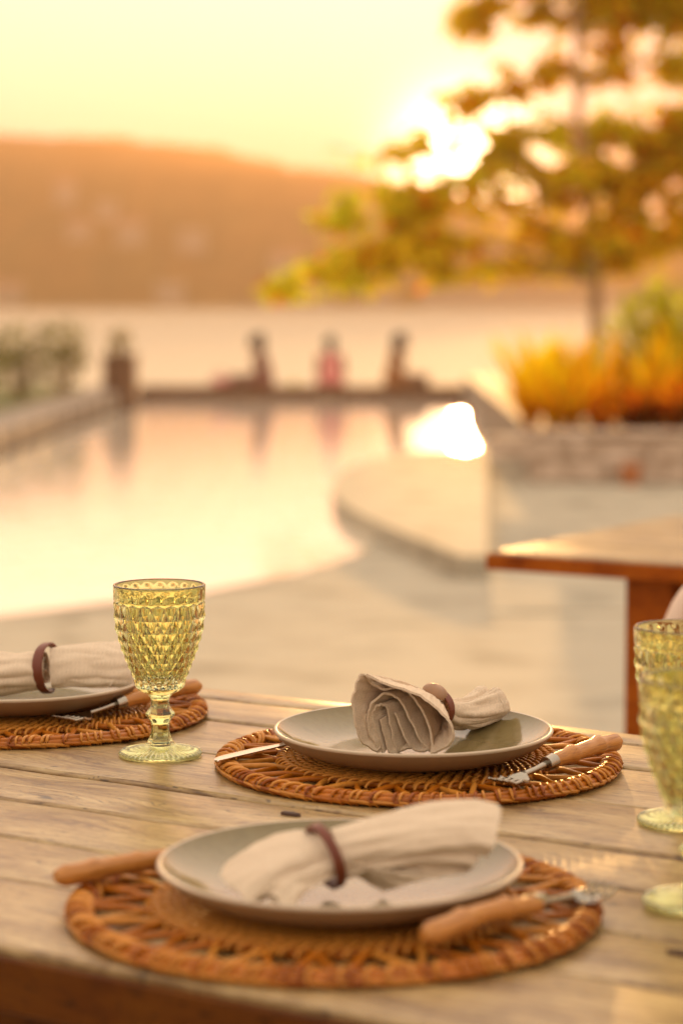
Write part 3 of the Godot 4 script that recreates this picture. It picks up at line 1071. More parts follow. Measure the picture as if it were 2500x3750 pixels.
func table(called: String, label: String, at: Vector3, half: float, seams: Array, thick: float, leg_at: Array, leg_size: Vector3, side_m: Material, knots := []) -> void:
	# local x runs along the table, local z across it (towards the viewer); y 0 is the ground
	var o := thing(called, label, "table", at, TURN)
	var nz := noise(3.0, 8, 2)
	for k in seams.size() - 1:
		var z0: float = seams[k] + 0.0016
		var z1: float = seams[k + 1] - 0.0016
		var rows := []
		var cross := [[z0, -thick], [z0, -0.004], [z0 + 0.0035, 0.0], [(z0 + z1) / 2, 0.0004], [z1 - 0.0035, 0.0], [z1, -0.004], [z1, -thick]]
		var g := Geo.new()
		var du := rng.randf_range(0.0, 0.28)
		var dv := rng.randf()
		var n := 60
		var lift := rng.randf_range(-0.0012, 0.0012)
		var first := g.v.size()
		for i in n + 1:
			var x := -half + 2.0 * half * i / n
			var r := PackedVector3Array()
			for q in cross.size():
				var c: Array = cross[q]
				var wob := nz.get_noise_2d(x * 2.0, k * 31.0 + (0.0 if q < 3 else 9.0)) * 0.0014
				var edge := 0.0 if q == 3 else (0.0012 if q < 3 else -0.0012) * absf(nz.get_noise_2d(x * 9.0, k * 17.0 + (0.0 if q < 3 else 5.0)))
				g.add(Vector3(x, 0.75 + c[1] + (wob * 0.5 + lift if c[1] > -0.01 else 0.0), c[0] + edge * 2.0), Vector2(du + (x + half) / 3.0, dv + (c[0] - seams[0]) / 0.95 + 0.01 * c[1]))
		var m := cross.size()
		for i in n:
			for j in m - 1:
				g.quad(first + i * m + j, first + i * m + j + 1, first + (i + 1) * m + j + 1, first + (i + 1) * m + j)
		g.idx.reverse()   # rows run along the table, so the outside is the other way round
		for i in [0, n]:
			var cen := g.add(Vector3((-half if i == 0 else half), 0.75 - thick / 2, (z0 + z1) / 2))
			var ring := []
			for j in m:
				ring.append(g.add(g.v[first + i * m + j], Vector2(dv, 0.1 * j)))
			for j in m:
				if i == 0:
					g.tri(cen, ring[j], ring[(j + 1) % m])
				else:
					g.tri(cen, ring[(j + 1) % m], ring[j])
		var board := part(o, "plank", g.done(), M.plank)
		for q in knots:
			if q[1] > z0 and q[1] < z1:
				var kg := Geo.new()
				kg.lathe([Vector2(1.0, -0.004), Vector2(0.97, 0.0008), Vector2(0.7, 0.0014), Vector2(0.35, 0.0009), Vector2(0.0, 0.0006)], 18)
				var kn := part(board, "knot", kg.done(), M.knot, Vector3(q[0], 0.7510, q[1]))
				kn.scale = Vector3(q[2], 1.0, q[3])
	var za: float = seams[0]
	var zb: float = seams[seams.size() - 1]
	# edge boards along the sides and at the ends
	for s in [[za - 0.0065, za - 0.0005], [zb + 0.0005, zb + 0.0065]]:
		var g := Geo.new()
		g.box(Vector3(0, 0.75 - thick / 2 - 0.004, (s[0] + s[1]) / 2), Vector3(half * 2 + 0.012, thick, s[1] - s[0]), 0.002)
		part(o, "edge_board", g.done(), side_m)
	for s in [-1.0, 1.0]:
		var g := Geo.new()
		g.box(Vector3(s * (half + 0.0035), 0.75 - thick / 2 - 0.004, (za + zb) / 2), Vector3(0.006, thick, zb - za), 0.002)
		part(o, "end_board", g.done(), side_m)
	var ap: float = 0.75 - thick
	for z in [za + 0.07, zb - 0.07]:
		var g := Geo.new()
		g.box(Vector3(0, ap - 0.041, z), Vector3((leg_at[1] - leg_at[0]), 0.08, 0.025), 0.002)
		part(o, "apron", g.done(), side_m)
	for x in leg_at:
		for z in [za + 0.07, zb - 0.07]:
			var g := Geo.new()
			g.box(Vector3(x, ap / 2 - 0.001, z), Vector3(leg_size.x, ap, leg_size.z), 0.004)
			part(o, "leg", g.done(), side_m)

func chair(label: String, at: Vector3, turn: float) -> void:
	var o := thing("dining_chair", label, "chair", at, turn)
	var g := Geo.new()
	var loop := []
	for p in [Vector3(-0.2, 0.44, 0.01), Vector3(-0.215, 0.62, -0.03), Vector3(-0.205, 0.76, -0.06), Vector3(-0.14, 0.835, -0.075), Vector3(0, 0.855, -0.08), Vector3(0.14, 0.835, -0.075), Vector3(0.205, 0.76, -0.06), Vector3(0.215, 0.62, -0.03), Vector3(0.2, 0.44, 0.01)]:
		loop.append(p)
	g.tube(spline(loop, 6), 0.013, 10)
	part(o, "back_frame", g.done(), M.pale_cane)
	for k in 9:
		g = Geo.new()
		var x := -0.16 + k * 0.04
		g.tube([Vector3(x, 0.44, 0.012), Vector3(x, 0.62, -0.03), Vector3(x, 0.80 - absf(x) * 0.2, -0.068)], 0.012, 8)
		part(o, "back_slat", g.done(), M.orange_cane)
	g = Geo.new()
	g.box(Vector3(0, 0.435, 0.23), Vector3(0.44, 0.05, 0.44), 0.012)
	part(o, "seat", g.done(), M.orange_cane)
	for sx in [-1.0, 1.0]:
		for sz in [0.03, 0.43]:
			g = Geo.new()
			g.tube([Vector3(sx * 0.2, 0, sz), Vector3(sx * 0.19, 0.42, sz)], [0.014, 0.018], 8)
			part(o, "leg", g.done(), M.pale_cane)

# ---------------------------------------------------------------- tableware
func placemat(label: String, at: Vector3, turn: float) -> Node3D:
	var o := thing("rattan_placemat", label, "placemat", at, turn, "round rattan placemats on the table")
	# border: two rods bound together
	for q in [[0.1820, 0.0040, 0.0048], [0.1740, 0.0042, 0.0048], [0.1780, 0.0032, 0.0080]]:
		var g := Geo.new()
		var ring := []
		for k in 90:
			var a := TAU * k / 90
			ring.append(Vector3(cos(a) * (q[0] + 0.0006 * sin(a * 7.0 + q[1] * 900.0)), q[2] + 0.0006 * sin(a * 5.0 + q[0] * 300.0), sin(a) * q[0]))
		g.tube(ring, q[1], 8, true)
		part(o, "border_rod", g.done(), M.cane)
	# binding strips, slanting over the border in pairs
	var wraps := []
	for variant in 4:
		var g := Geo.new()
		var loop := []
		var slant := 0.006 + 0.0022 * variant
		for k in 15:
			var a := TAU * k / 15
			loop.append(Vector3(0.1779 + cos(a) * 0.0092, 0.0055 + sin(a) * 0.0056 + (0.0007 if sin(a) > 0.5 else 0.0), slant * cos(a * 0.5 + 0.4) + 0.002 * sin(a)))
		g.tube(loop, 0.00125 + 0.00018 * variant, 6, true, false, 1.0)
		wraps.append(g.done())
	var n := 0
	for k in 132:
		var w := fast_part(o, "binding_strip", n, wraps[rng.randi() % 4], [M.cane_pale, M.cane, M.cane_pale, M.cane_pale, M.cane_dark][rng.randi() % 5])
		w.rotation.y = TAU * (k + rng.randf_range(-0.2, 0.2) + (0.34 if k % 2 == 0 else 0.0)) / 132
		n += 1
	# spokes in the open zone, crossing in pairs
	var sp := []
	for variant in 2:
		var g := Geo.new()
		var s := 1.0 if variant == 0 else -1.0
		g.tube([Vector3(0.118, 0.006, -0.012 * s), Vector3(0.145, 0.008 + 0.001 * s, 0.0), Vector3(0.172, 0.0075, 0.013 * s)], 0.0027, 7)
		sp.append(g.done())
	for k in 24:
		for variant in 2:
			var w := fast_part(o, "spoke", k * 2 + variant, sp[variant], M.cane if (k + variant) % 3 else M.cane_pale)
			w.rotation.y = TAU * (k + 0.28 * variant + rng.randf_range(-0.1, 0.1)) / 24
	# woven middle: concentric coils stitched together
	var where := []
	var c := 0
	for k in 17:
		var r := 0.010 + k * 0.0070
		var g := Geo.new()
		var ring := []
		var seg := 20 + k * 3
		for q in seg:
			var a := TAU * q / seg
			ring.append(Vector3(cos(a) * r, 0.0058 + 0.0006 * sin(a * 6.0 + k * 2.0), sin(a) * r))
		g.tube(ring, 0.0031, 7, true)
		fast_part(o, "coil", c, g.done(), M.cane if k % 3 else M.cane_dark)
		c += 1
		var m := maxi(5, int(TAU * (r + 0.0035) / 0.0098))
		for q in m:
			var a := TAU * (q + 0.5 * (k % 2) + rng.randf_range(-0.12, 0.12)) / m
			where.append(Transform3D(Basis(Vector3.UP, -a).scaled(Vector3.ONE * rng.randf_range(0.94, 1.06)), Vector3(cos(a) * (r + 0.0035), 0.0068, sin(a) * (r + 0.0035))))
	var g2 := Geo.new()
	g2.tube(spline([Vector3(-0.0065, -0.002, -0.0065), Vector3(-0.004, 0.0020, -0.0045), Vector3(0.0, 0.0036, 0.0), Vector3(0.004, 0.0020, 0.0045), Vector3(0.0065, -0.002, 0.0065)], 2), 0.00135, 5, false, false)
	scatter(o, "woven_stitches", g2.done(), M.cane_pale, where)
	var g3 := Geo.new()
	var under := []
	under.append(Vector2(0.001, 0.0012))
	g3.lathe([Vector2(0.0, 0.0015), Vector2(0.127, 0.0015), Vector2(0.127, 0.0032), Vector2(0.0, 0.0034)], 48)
	part(o, "underlay", g3.done(), M.cane)
	return o

func plate(label: String, at: Vector3) -> Node3D:
	var o := thing("dinner_plate", label, "plate", at, 0.0, "stoneware plates on the placemats")
	var g := Geo.new()
	var prof := [Vector2(0.0, 0.0025), Vector2(0.058, 0.0025), Vector2(0.060, 0.0), Vector2(0.066, 0.0), Vector2(0.069, 0.0028), Vector2(0.085, 0.0052), Vector2(0.100, 0.0092), Vector2(0.112, 0.0142), Vector2(0.1205, 0.0195), Vector2(0.1252, 0.0243), Vector2(0.1276, 0.0272)]
	g.lathe(prof, 96)
	part(o, "underside", g.done(), M.bare_clay)
	g = Geo.new()
	g.lathe([Vector2(0.1276, 0.0272), Vector2(0.1283, 0.0285), Vector2(0.1279, 0.0298), Vector2(0.1266, 0.0303), Vector2(0.1252, 0.0297)], 96)
	part(o, "rim", g.done(), M.clay)
	g = Geo.new()
	g.lathe([Vector2(0.1252, 0.0297), Vector2(0.1228, 0.0268), Vector2(0.1185, 0.0232), Vector2(0.111, 0.0186), Vector2(0.100, 0.0140), Vector2(0.088, 0.0104), Vector2(0.075, 0.0084), Vector2(0.055, 0.0074), Vector2(0.025, 0.0070), Vector2(0.0, 0.0069)], 96)
	part(o, "well", g.done(), M.glaze)
	return o

var cloth_rows := []

# a fold of cloth with the stitched hem that runs along its edge
func fold(parent: Node3D, called: String, mesh: ArrayMesh) -> void:
	var o := part(parent, called, mesh, M.linen)
	var row: PackedVector3Array = cloth_rows[3]
	var path := []
	for k in range(0, row.size(), 2):
		path.append(row[k])
	var g := Geo.new()
	g.tube(path, 0.0009, 5)
	part(o, "hem", g.done(), M.linen)

# lip: cloth edge in a plane; the cloth is gathered from there towards the ring
func gathered(lip: Array, ring: Vector3, r: float, axis: Vector3, steps: int, sag: float, seed_: int, squash := 0.8, gather := 1.0) -> ArrayMesh:
	var pts := spline(lip, 9)
	var mid := Vector3.ZERO
	for p in pts:
		mid += p / pts.size()
	axis = axis.normalized()
	var side := axis.cross(Vector3.UP).normalized()
	var up := side.cross(axis).normalized()
	var most := Vector2(0.001, 0.001)
	for p in pts:
		most = most.max(Vector2(absf((p - mid).dot(side)), absf((p - mid).dot(up))))
	steps = steps * 2
	var nz := noise(1.0, seed_, 2)
	var rows := []
	for i in steps + 1:
		var t := float(i) / steps
		var row := PackedVector3Array()
		for j in pts.size():
			var p: Vector3 = pts[j]
			var d := p - mid
			var q := Vector2(d.dot(side), d.dot(up)) / most
			var inward := -d.normalized()
			var len2 := pow(clampf(q.length(), 0.0, 1.0), 0.8)
			var e := ring + (side * q.normalized().x + up * q.normalized().y * squash) * r * len2
			var w := pow(t, gather)
			w = w * w * (3.0 - 2.0 * w) * 0.5 + w * 0.5
			var at := p.lerp(e, w) + Vector3(0, sag * sin(PI * t), 0)
			var s01 := float(j) / pts.size()
			var crease := nz.get_noise_2d(s01 * 7.5, t * 0.7 + seed_)
			crease = (0.35 - absf(crease) * 1.7) * (0.0026 if seed_ < 15 else 0.0044) * sin(PI * clampf(t * 0.72 + 0.2, 0.0, 1.0))
			at += inward * crease
			var amp := 0.0016 * sin(PI * clampf(t * 0.9 + 0.08, 0.0, 1.0))
			at += Vector3(nz.get_noise_3d(at.x * 38.0, at.y * 38.0, at.z * 38.0), nz.get_noise_3d(at.x * 38.0 + 9.0, at.y * 38.0, at.z * 38.0), nz.get_noise_3d(at.x * 38.0, at.y * 38.0 + 9.0, at.z * 38.0)) * amp
			row.append(at)
		rows.append(row)
	cloth_rows = rows
	var g := Geo.new()
	g.cloth(rows, 0.0011)
	return g.done()

func band(center: Vector3, axis: Vector3, rx: float, ry: float, width: float, thick: float, from: float, to: float, flare: float) -> ArrayMesh:
	axis = axis.normalized()
	var side := axis.cross(Vector3.UP).normalized()
	var up := side.cross(axis).normalized()
	var rows := []
	var n := 40
	for i in n + 1:
		var t := float(i) / n
		var a := lerpf(from, to, t)
		var grow := 1.0 + flare * maxf(0.0, t - 0.82) / 0.18
		var row := PackedVector3Array()
		var wd := width * (0.75 + 0.25 * sin(PI * t)) * 0.5
		for q in [[-1.0, 0.0], [-0.7, 1.0], [0.7, 1.0], [1.0, 0.0], [0.7, -1.0], [-0.7, -1.0]]:
			row.append(center + axis * wd * q[0] + (side * cos(a) * rx + up * sin(a) * ry) * grow + (side * cos(a) + up * sin(a)) * thick * 0.5 * q[1])
		rows.append(row)
	var g := Geo.new()
	g.grid(rows, false, true)
	for e in [0, n]:
		var c := g.add((rows[e][1] + rows[e][4]) / 2)
		var f := []
		for p in rows[e]:
			f.append(g.add(p))
		for k in 6:
			if e == 0:
				g.tri(c, f[(k + 1) % 6], f[k])
			else:
				g.tri(c, f[k], f[(k + 1) % 6])
	return g.done()

func lip_at(base: Vector3, right: Vector3, pts: Array, depth := []) -> Array:
	var back := right.cross(Vector3.UP).normalized()
	var out := []
	for k in pts.size():
		out.append(base + right * pts[k][0] * 0.001 + Vector3(0, pts[k][1] * 0.001, 0) - back * (pts[k][2] * 0.001 if pts[k].size() > 2 else 0.0))
	return out

func build_napkins() -> void:
	# middle plate: a fan with nested folds facing the viewer, a ribbed shell ring, a short gathered tail
	var o := thing("napkin", "beige linen napkin opened like a fan on the middle plate", "napkin", Vector3(0.066, 0.766, -2.06), 0.0, "linen napkins on the plates")
	var ring := Vector3(0.020, 0.036, -0.058)
	var r := Vector3(0.95, 0, 0.16).normalized()
	# outer fold, hem at the left
	var lip := lip_at(Vector3(-0.05, 0, 0), r, [[16, 3, 6], [4, 11, 2], [-2, 25, -2], [-5, 45, -4], [-3, 62, -5], [2, 75, -6], [6, 73, -2], [10, 66, 4], [20, 61, 6], [34, 61, 8], [46, 56, 9], [56, 42, 9], [63, 24, 8], [67, 10, 5], [68, 3, 0]])
	fold(o, "outer_fold", gathered(lip, ring, 0.017, Vector3(0.5, 0.1, -0.85), 22, 0.004, 3, 0.8, 0.9))
	lip = lip_at(Vector3(-0.05, 0, 0), r, [[67, 4, -6], [80, 12, -14], [89, 22, -20], [86, 36, -22], [76, 47, -20], [62, 57, -16], [44, 64, -12], [26, 68, -10], [8, 76, -8]])
	fold(o, "side_fold", gathered(lip, ring, 0.0185, Vector3(0.5, 0.1, -0.85), 20, 0.003, 5, 0.8, 0.9))
	lip = lip_at(Vector3(-0.05, 0, 0), r, [[17, 1, 8], [11, 14, 7], [7, 28, 6], [7, 38, 6], [12, 49, 6], [22, 56, 8], [32, 53, 10], [40, 44, 12], [46, 30, 13], [54, 14, 12], [62, 5, 10], [50, 3, 14], [42, 12, 14], [36, 26, 14], [31, 38, 13]])
	fold(o, "middle_fold", gathered(lip, ring, 0.014, Vector3(0.5, 0.1, -0.85), 20, 0.003, 7, 0.8, 0.9))
	lip = lip_at(Vector3(-0.05, 0, 0), r, [[20, 0, 12], [15, 18, 11], [11, 32, 9], [13, 42, 9], [19, 46, 10], [24, 42, 12], [26, 28, 14], [29, 12, 15], [32, 1, 15], [26, 2, 11], [22, 16, 11], [18, 32, 10]])
	fold(o, "inner_fold", gathered(lip, ring, 0.009, Vector3(0.5, 0.1, -0.85), 20, 0.003, 9, 0.8, 0.9))
	lip = lip_at(Vector3(-0.05, 0, 0), r, [[13, 5, 10], [9, 14, 9], [5, 26, 8], [4, 33, 7], [7, 36, 7], [9, 31, 8], [10, 20, 9], [13, 9, 10]])
	fold(o, "rolled_hem", gathered(lip, ring, 0.006, Vector3(0.5, 0.1, -0.85), 16, 0.002, 11, 0.8, 0.9))
	lip = lip_at(Vector3(-0.05, 0, 0), r, [[32, 0, 17], [44, 4, 19], [52, 3, 18], [58, 6, 15], [66, 1, 11], [70, -1, 7]])
	fold(o, "bottom_fold", gathered(lip, ring, 0.012, Vector3(0.5, 0.1, -0.85), 16, 0.002, 13, 0.8, 0.9))
	# tail
	var tr := Vector3(0.72, 0, 0.35).normalized()
	lip = lip_at(Vector3(0.070, 0.0, -0.103), tr, [[-14, 22], [-12, 34], [-6, 42], [2, 45], [8, 40], [12, 45], [19, 43], [25, 33], [24, 22], [16, 17], [6, 14], [-4, 15], [-12, 19]])
	fold(o, "tail", gathered(lip, ring + Vector3(0.006, -0.004, -0.006), 0.013, Vector3(-0.6, 0.1, 0.6), 18, -0.007, 15, 0.8, 0.8))
	# ring with a shell on top
	o = thing("napkin_ring", "napkin ring with a ribbed brown shell on the middle napkin", "napkin ring", Vector3(0.0885, 0.800, -2.117), 0.0, "")
	var ax := Vector3(0.62, 0.1, -0.78)
	part(o, "band", band(Vector3.ZERO, ax, 0.0185, 0.0175, 0.012, 0.002, 0.0, TAU, 0.0), M.leather)
	var g := Geo.new()
	var rows := []
	for i in 9:
		var t := i / 8.0
		var row := PackedVector3Array()
		for j in 49:
			var w := TAU * j / 48
			var rr := 0.0125 * cos(t * PI * 0.5) + 0.0003
			var rib := 1.0 + 0.045 * cos(w * 22.0) * cos(t * PI * 0.5)
			row.append(Vector3(cos(w) * rr * rib * 0.95, sin(t * PI * 0.5) * 0.0095 * rib, -sin(w) * rr * rib * 1.1))
		rows.append(row)
	g.grid(rows)
	var s := part(o, "shell", g.done(), M.shell, Vector3(-0.001, 0.0130, 0.003))
	s.rotation = Vector3(0.30, 0.6, -0.30)
	# front plate: gathered linen in a leather loop
	o = thing("napkin", "beige linen napkin bundled through a leather loop on the front plate", "napkin", Vector3(-0.001, 0.7655, -1.5755), 0.0, "linen napkins on the plates")
	o.scale = Vector3(1.0, 0.98, 0.92)
	ring = Vector3(-0.010, 0.030, 0.012)
	lip = []
	for p in [[-0.062, 0.003, 0.052], [-0.068, 0.010, 0.046], [-0.078, 0.013, 0.026], [-0.083, 0.015, 0.006], [-0.078, 0.020, -0.012], [-0.066, 0.020, -0.022], [-0.066, 0.011, -0.008], [-0.072, 0.008, 0.012], [-0.066, 0.006, 0.030], [-0.056, 0.004, 0.042], [-0.046, 0.010, 0.050], [-0.040, 0.005, 0.056], [-0.034, 0.002, 0.060]]:
		lip.append(Vector3(p[0], p[1], p[2]))
	fold(o, "left_end", gathered(lip, ring, 0.021, Vector3(0.9, 0.3, -0.35), 22, 0.007, 21, 0.95, 0.85))
	lip = []
	for p in [[-0.046, 0.002, 0.052], [-0.052, 0.014, 0.036], [-0.060, 0.020, 0.014], [-0.056, 0.024, -0.004], [-0.048, 0.027, -0.018]]:
		lip.append(Vector3(p[0], p[1], p[2]))
	fold(o, "left_fold", gathered(lip, ring + Vector3(0, 0.004, 0), 0.021, Vector3(0.9, 0.3, -0.35), 18, 0.007, 23, 0.95, 0.85))
	lip = []
	for p in [[0.102, 0.030, 0.020], [0.106, 0.040, 0.026], [0.109, 0.050, 0.018], [0.112, 0.057, 0.002], [0.111, 0.060, -0.014], [0.108, 0.055, -0.030], [0.105, 0.044, -0.036], [0.100, 0.042, -0.020], [0.098, 0.046, 0.000], [0.096, 0.036, 0.012], [0.093, 0.026, 0.022], [0.091, 0.020, 0.008], [0.094, 0.022, -0.012], [0.096, 0.030, -0.030]]:
		lip.append(Vector3(p[0], p[1], p[2]))
	fold(o, "right_end", gathered(lip, ring + Vector3(0.008, 0.000, -0.002), 0.0195, Vector3(-0.9, -0.2, 0.1), 26, 0.006, 25, 0.95, 1.2))
	lip = []
	for p in [[0.030, 0.004, 0.012], [0.050, 0.012, 0.020], [0.070, 0.016, 0.018], [0.090, 0.019, 0.014], [0.097, 0.028, 0.004]]:
		lip.append(Vector3(p[0], p[1], p[2]))
	fold(o, "lower_fold", gathered(lip, ring + Vector3(0.010, -0.004, 0.004), 0.018, Vector3(-0.9, -0.2, 0.1), 18, 0.002, 27, 0.95, 1.0))
	o = thing("napkin_ring", "dark brown leather loop round the front napkin", "napkin ring", Vector3(-0.011, 0.7945, -1.5640), 0.0, "leather napkin loops")
	o.scale = Vector3(0.95, 0.96, 0.95)
	part(o, "strap", band(Vector3.ZERO, Vector3(0.86, 0.30, -0.40), 0.0225, 0.0235, 0.0100, 0.0032, 0.4, TAU + 0.7, 0.04), M.leather)
	# left plate: a roll in a leather loop
	o = thing("napkin", "rolled beige linen napkin in a leather loop on the left plate", "napkin", Vector3(-0.335, 0.7655, -2.345), 0.0, "linen napkins on the plates")
	ring = Vector3(0.029, 0.034, 0.0)
	lip = []
	for p in [[-0.050, 0.004, 0.014], [-0.052, 0.018, 0.026], [-0.052, 0.034, 0.024], [-0.051, 0.044, 0.012], [-0.050, 0.048, -0.006], [-0.051, 0.042, -0.022], [-0.052, 0.026, -0.028], [-0.050, 0.014, -0.018], [-0.048, 0.016, 0.000], [-0.046, 0.024, 0.016], [-0.045, 0.036, 0.014], [-0.045, 0.041, -0.002], [-0.046, 0.034, -0.014], [-0.046, 0.028, -0.004], [-0.044, 0.031, 0.008]]:
		lip.append(Vector3(p[0], p[1], p[2]))
	fold(o, "left_end", gathered(lip, ring, 0.0235, Vector3(1, 0.1, 0.05), 20, 0.001, 31, 0.95, 1.1))
	lip = []
	for p in [[0.118, 0.016, 0.028], [0.124, 0.028, 0.030], [0.124, 0.044, 0.022], [0.122, 0.056, 0.006], [0.118, 0.060, -0.012], [0.114, 0.052, -0.028], [0.108, 0.044, -0.014], [0.108, 0.044, 0.004], [0.106, 0.034, 0.018], [0.100, 0.022, 0.028], [0.096, 0.018, 0.010], [0.098, 0.022, -0.014], [0.100, 0.034, -0.030]]:
		lip.append(Vector3(p[0], p[1], p[2]))
	fold(o, "right_end", gathered(lip, ring + Vector3(0.006, 0, 0), 0.0225, Vector3(-1, -0.1, 0), 24, 0.002, 33, 0.95, 1.15))
	o = thing("napkin_ring", "open reddish leather loop round the left napkin", "napkin ring", Vector3(-0.305, 0.800, -2.345), 0.0, "leather napkin loops")
	part(o, "strap", band(Vector3.ZERO, Vector3(0.95, 0.08, 0.30), 0.0235, 0.0245, 0.0115, 0.0032, -1.9, 2.35, 0.16), M.leather)

func handle_path(l: float, bend: float) -> Array:
	var pts := []
	for k in 15:
		var t := k / 14.0
		pts.append(Vector3(-l * t, bend * sin(PI * t * 0.9), 0.002 * sin(t * 9.0)))
	return pts

func fork(label: String, tip: Vector3, end: Vector3, lift: float) -> void:
	# local x runs from the tines (+x) back to the handle end
	var d := tip - end
	var o := thing("fork", label, "fork", Vector3(end.x, tip.y, end.z), atan2(-d.z, d.x), "bamboo handled forks")
	var l := Vector2(d.x, d.z).length()
	o.rotation = Vector3(0, atan2(-d.z, d.x), atan2(-lift, l))
	o.position.y += lift
	var hl := l * 0.585
	var g := Geo.new()
	var pts := []
	var rad := []
	for k in 19:
		var t := k / 18.0
		pts.append(Vector3(hl * t, 0.0075 + 0.003 * sin(PI * t), 0.0015 * sin(t * 8.0)))
		var node := exp(-pow((t - 0.33) / 0.035, 2.0)) + exp(-pow((t - 0.72) / 0.03, 2.0)) * 1.1
		rad.append((0.0082 - 0.0016 * t) * (sqrt(clampf(t * 14.0 + 0.25, 0.0, 1.0))) + 0.0019 * node)
	g.tube(pts, rad, 14)
	part(o, "handle", g.done(), M.bamboo)
	g = Geo.new()
	g.tube([Vector3(hl - 0.004, 0.0082, 0), Vector3(hl + 0.008, 0.0078, 0)], [0.0076, 0.0066], 14)
	part(o, "ferrule", g.done(), M.steel)
	var x0 := hl + 0.006
	var x1 := l * 0.80
	g = Geo.new()
	g.tube([Vector3(x0, 0.0078, 0), Vector3(lerpf(x0, x1, 0.5), 0.0062, 0), Vector3(x1, 0.0052, 0)], [0.0036, 0.0026, 0.003], 8)
	part(o, "neck", g.done(), M.steel)
	g = Geo.new()
	var rows := []
	var x2 := l * 0.895
	for k in 9:
		var t := k / 8.0
		var w := lerpf(0.0028, 0.0125, sin(PI * 0.5 * minf(t * 1.6, 1.0)))
		var row := PackedVector3Array()
		for j in 7:
			var q := j / 6.0 * 2.0 - 1.0
			row.append(Vector3(lerpf(x1, x2, t), 0.0052 - 0.0045 * sin(PI * t * 0.8) + 0.0022 * q * q * t, q * w))
		rows.append(row)
	g.cloth(rows, 0.0018)
	part(o, "head", g.done(), M.steel)
	for k in 4:
		g = Geo.new()
		var z := (k - 1.5) * 0.0068
		g.tube([Vector3(x2 - 0.001, 0.0030, z), Vector3(lerpf(x2, l, 0.5), 0.0032, z), Vector3(l, 0.0075, z * 0.95)], [0.0020, 0.0016, 0.0009], 7)
		part(o, "tine", g.done(), M.steel)

func knife(label: String, tip: Vector3, end: Vector3, lift: float) -> void:
	var d := tip - end
	var l := Vector2(d.x, d.z).length()
	var o := thing("table_knife", label, "knife", Vector3(end.x, tip.y + lift, end.z), 0.0, "bamboo handled knives")
	o.rotation = Vector3(0, atan2(-d.z, d.x), atan2(-lift, l))
	var hl := l * 0.47
	var g := Geo.new()
	var pts := []
	var rad := []
	for k in 17:
		var t := k / 16.0
		pts.append(Vector3(hl * t, 0.0080, 0.0012 * sin(t * 9.0)))
		var node := exp(-pow((t - 0.3) / 0.04, 2.0)) + exp(-pow((t - 0.68) / 0.035, 2.0)) * 0.8
		rad.append((0.0080 - 0.0012 * t) * (sqrt(clampf(t * 14.0 + 0.3, 0.0, 1.0))) + 0.0018 * node)
	g.tube(pts, rad, 14)
	part(o, "handle", g.done(), M.bamboo)
	g = Geo.new()
	g.tube([Vector3(hl - 0.003, 0.0080, 0), Vector3(hl + 0.008, 0.0080, 0)], [0.0075, 0.0060], 14)
	part(o, "ferrule", g.done(), M.steel)
	g = Geo.new()
	var rows := []
	var n := 60
	for k in n + 1:
		var t := float(k) / n
		var x := lerpf(hl + 0.006, l, t)
		var w := 0.0085 * minf(1.0, 0.55 + t * 1.2) * (1.0 if t < 0.75 else sqrt(maxf(0.0, 1.0 - pow((t - 0.75) / 0.25, 2.0))))
		var tooth := 0.0008 * (k % 2) if t > 0.15 and t < 0.95 else 0.0
		rows.append(PackedVector3Array([Vector3(x, 0.0040, -0.0085 + 0.0), Vector3(x, 0.0042, -0.0085 + w * 0.9), Vector3(x, 0.0036, -0.0085 + w * 1.75 - tooth)]))
	g.cloth(rows, 0.0013)
	var b := part(o, "blade", g.done(), M.blade)
	b.rotation.x = 0.0

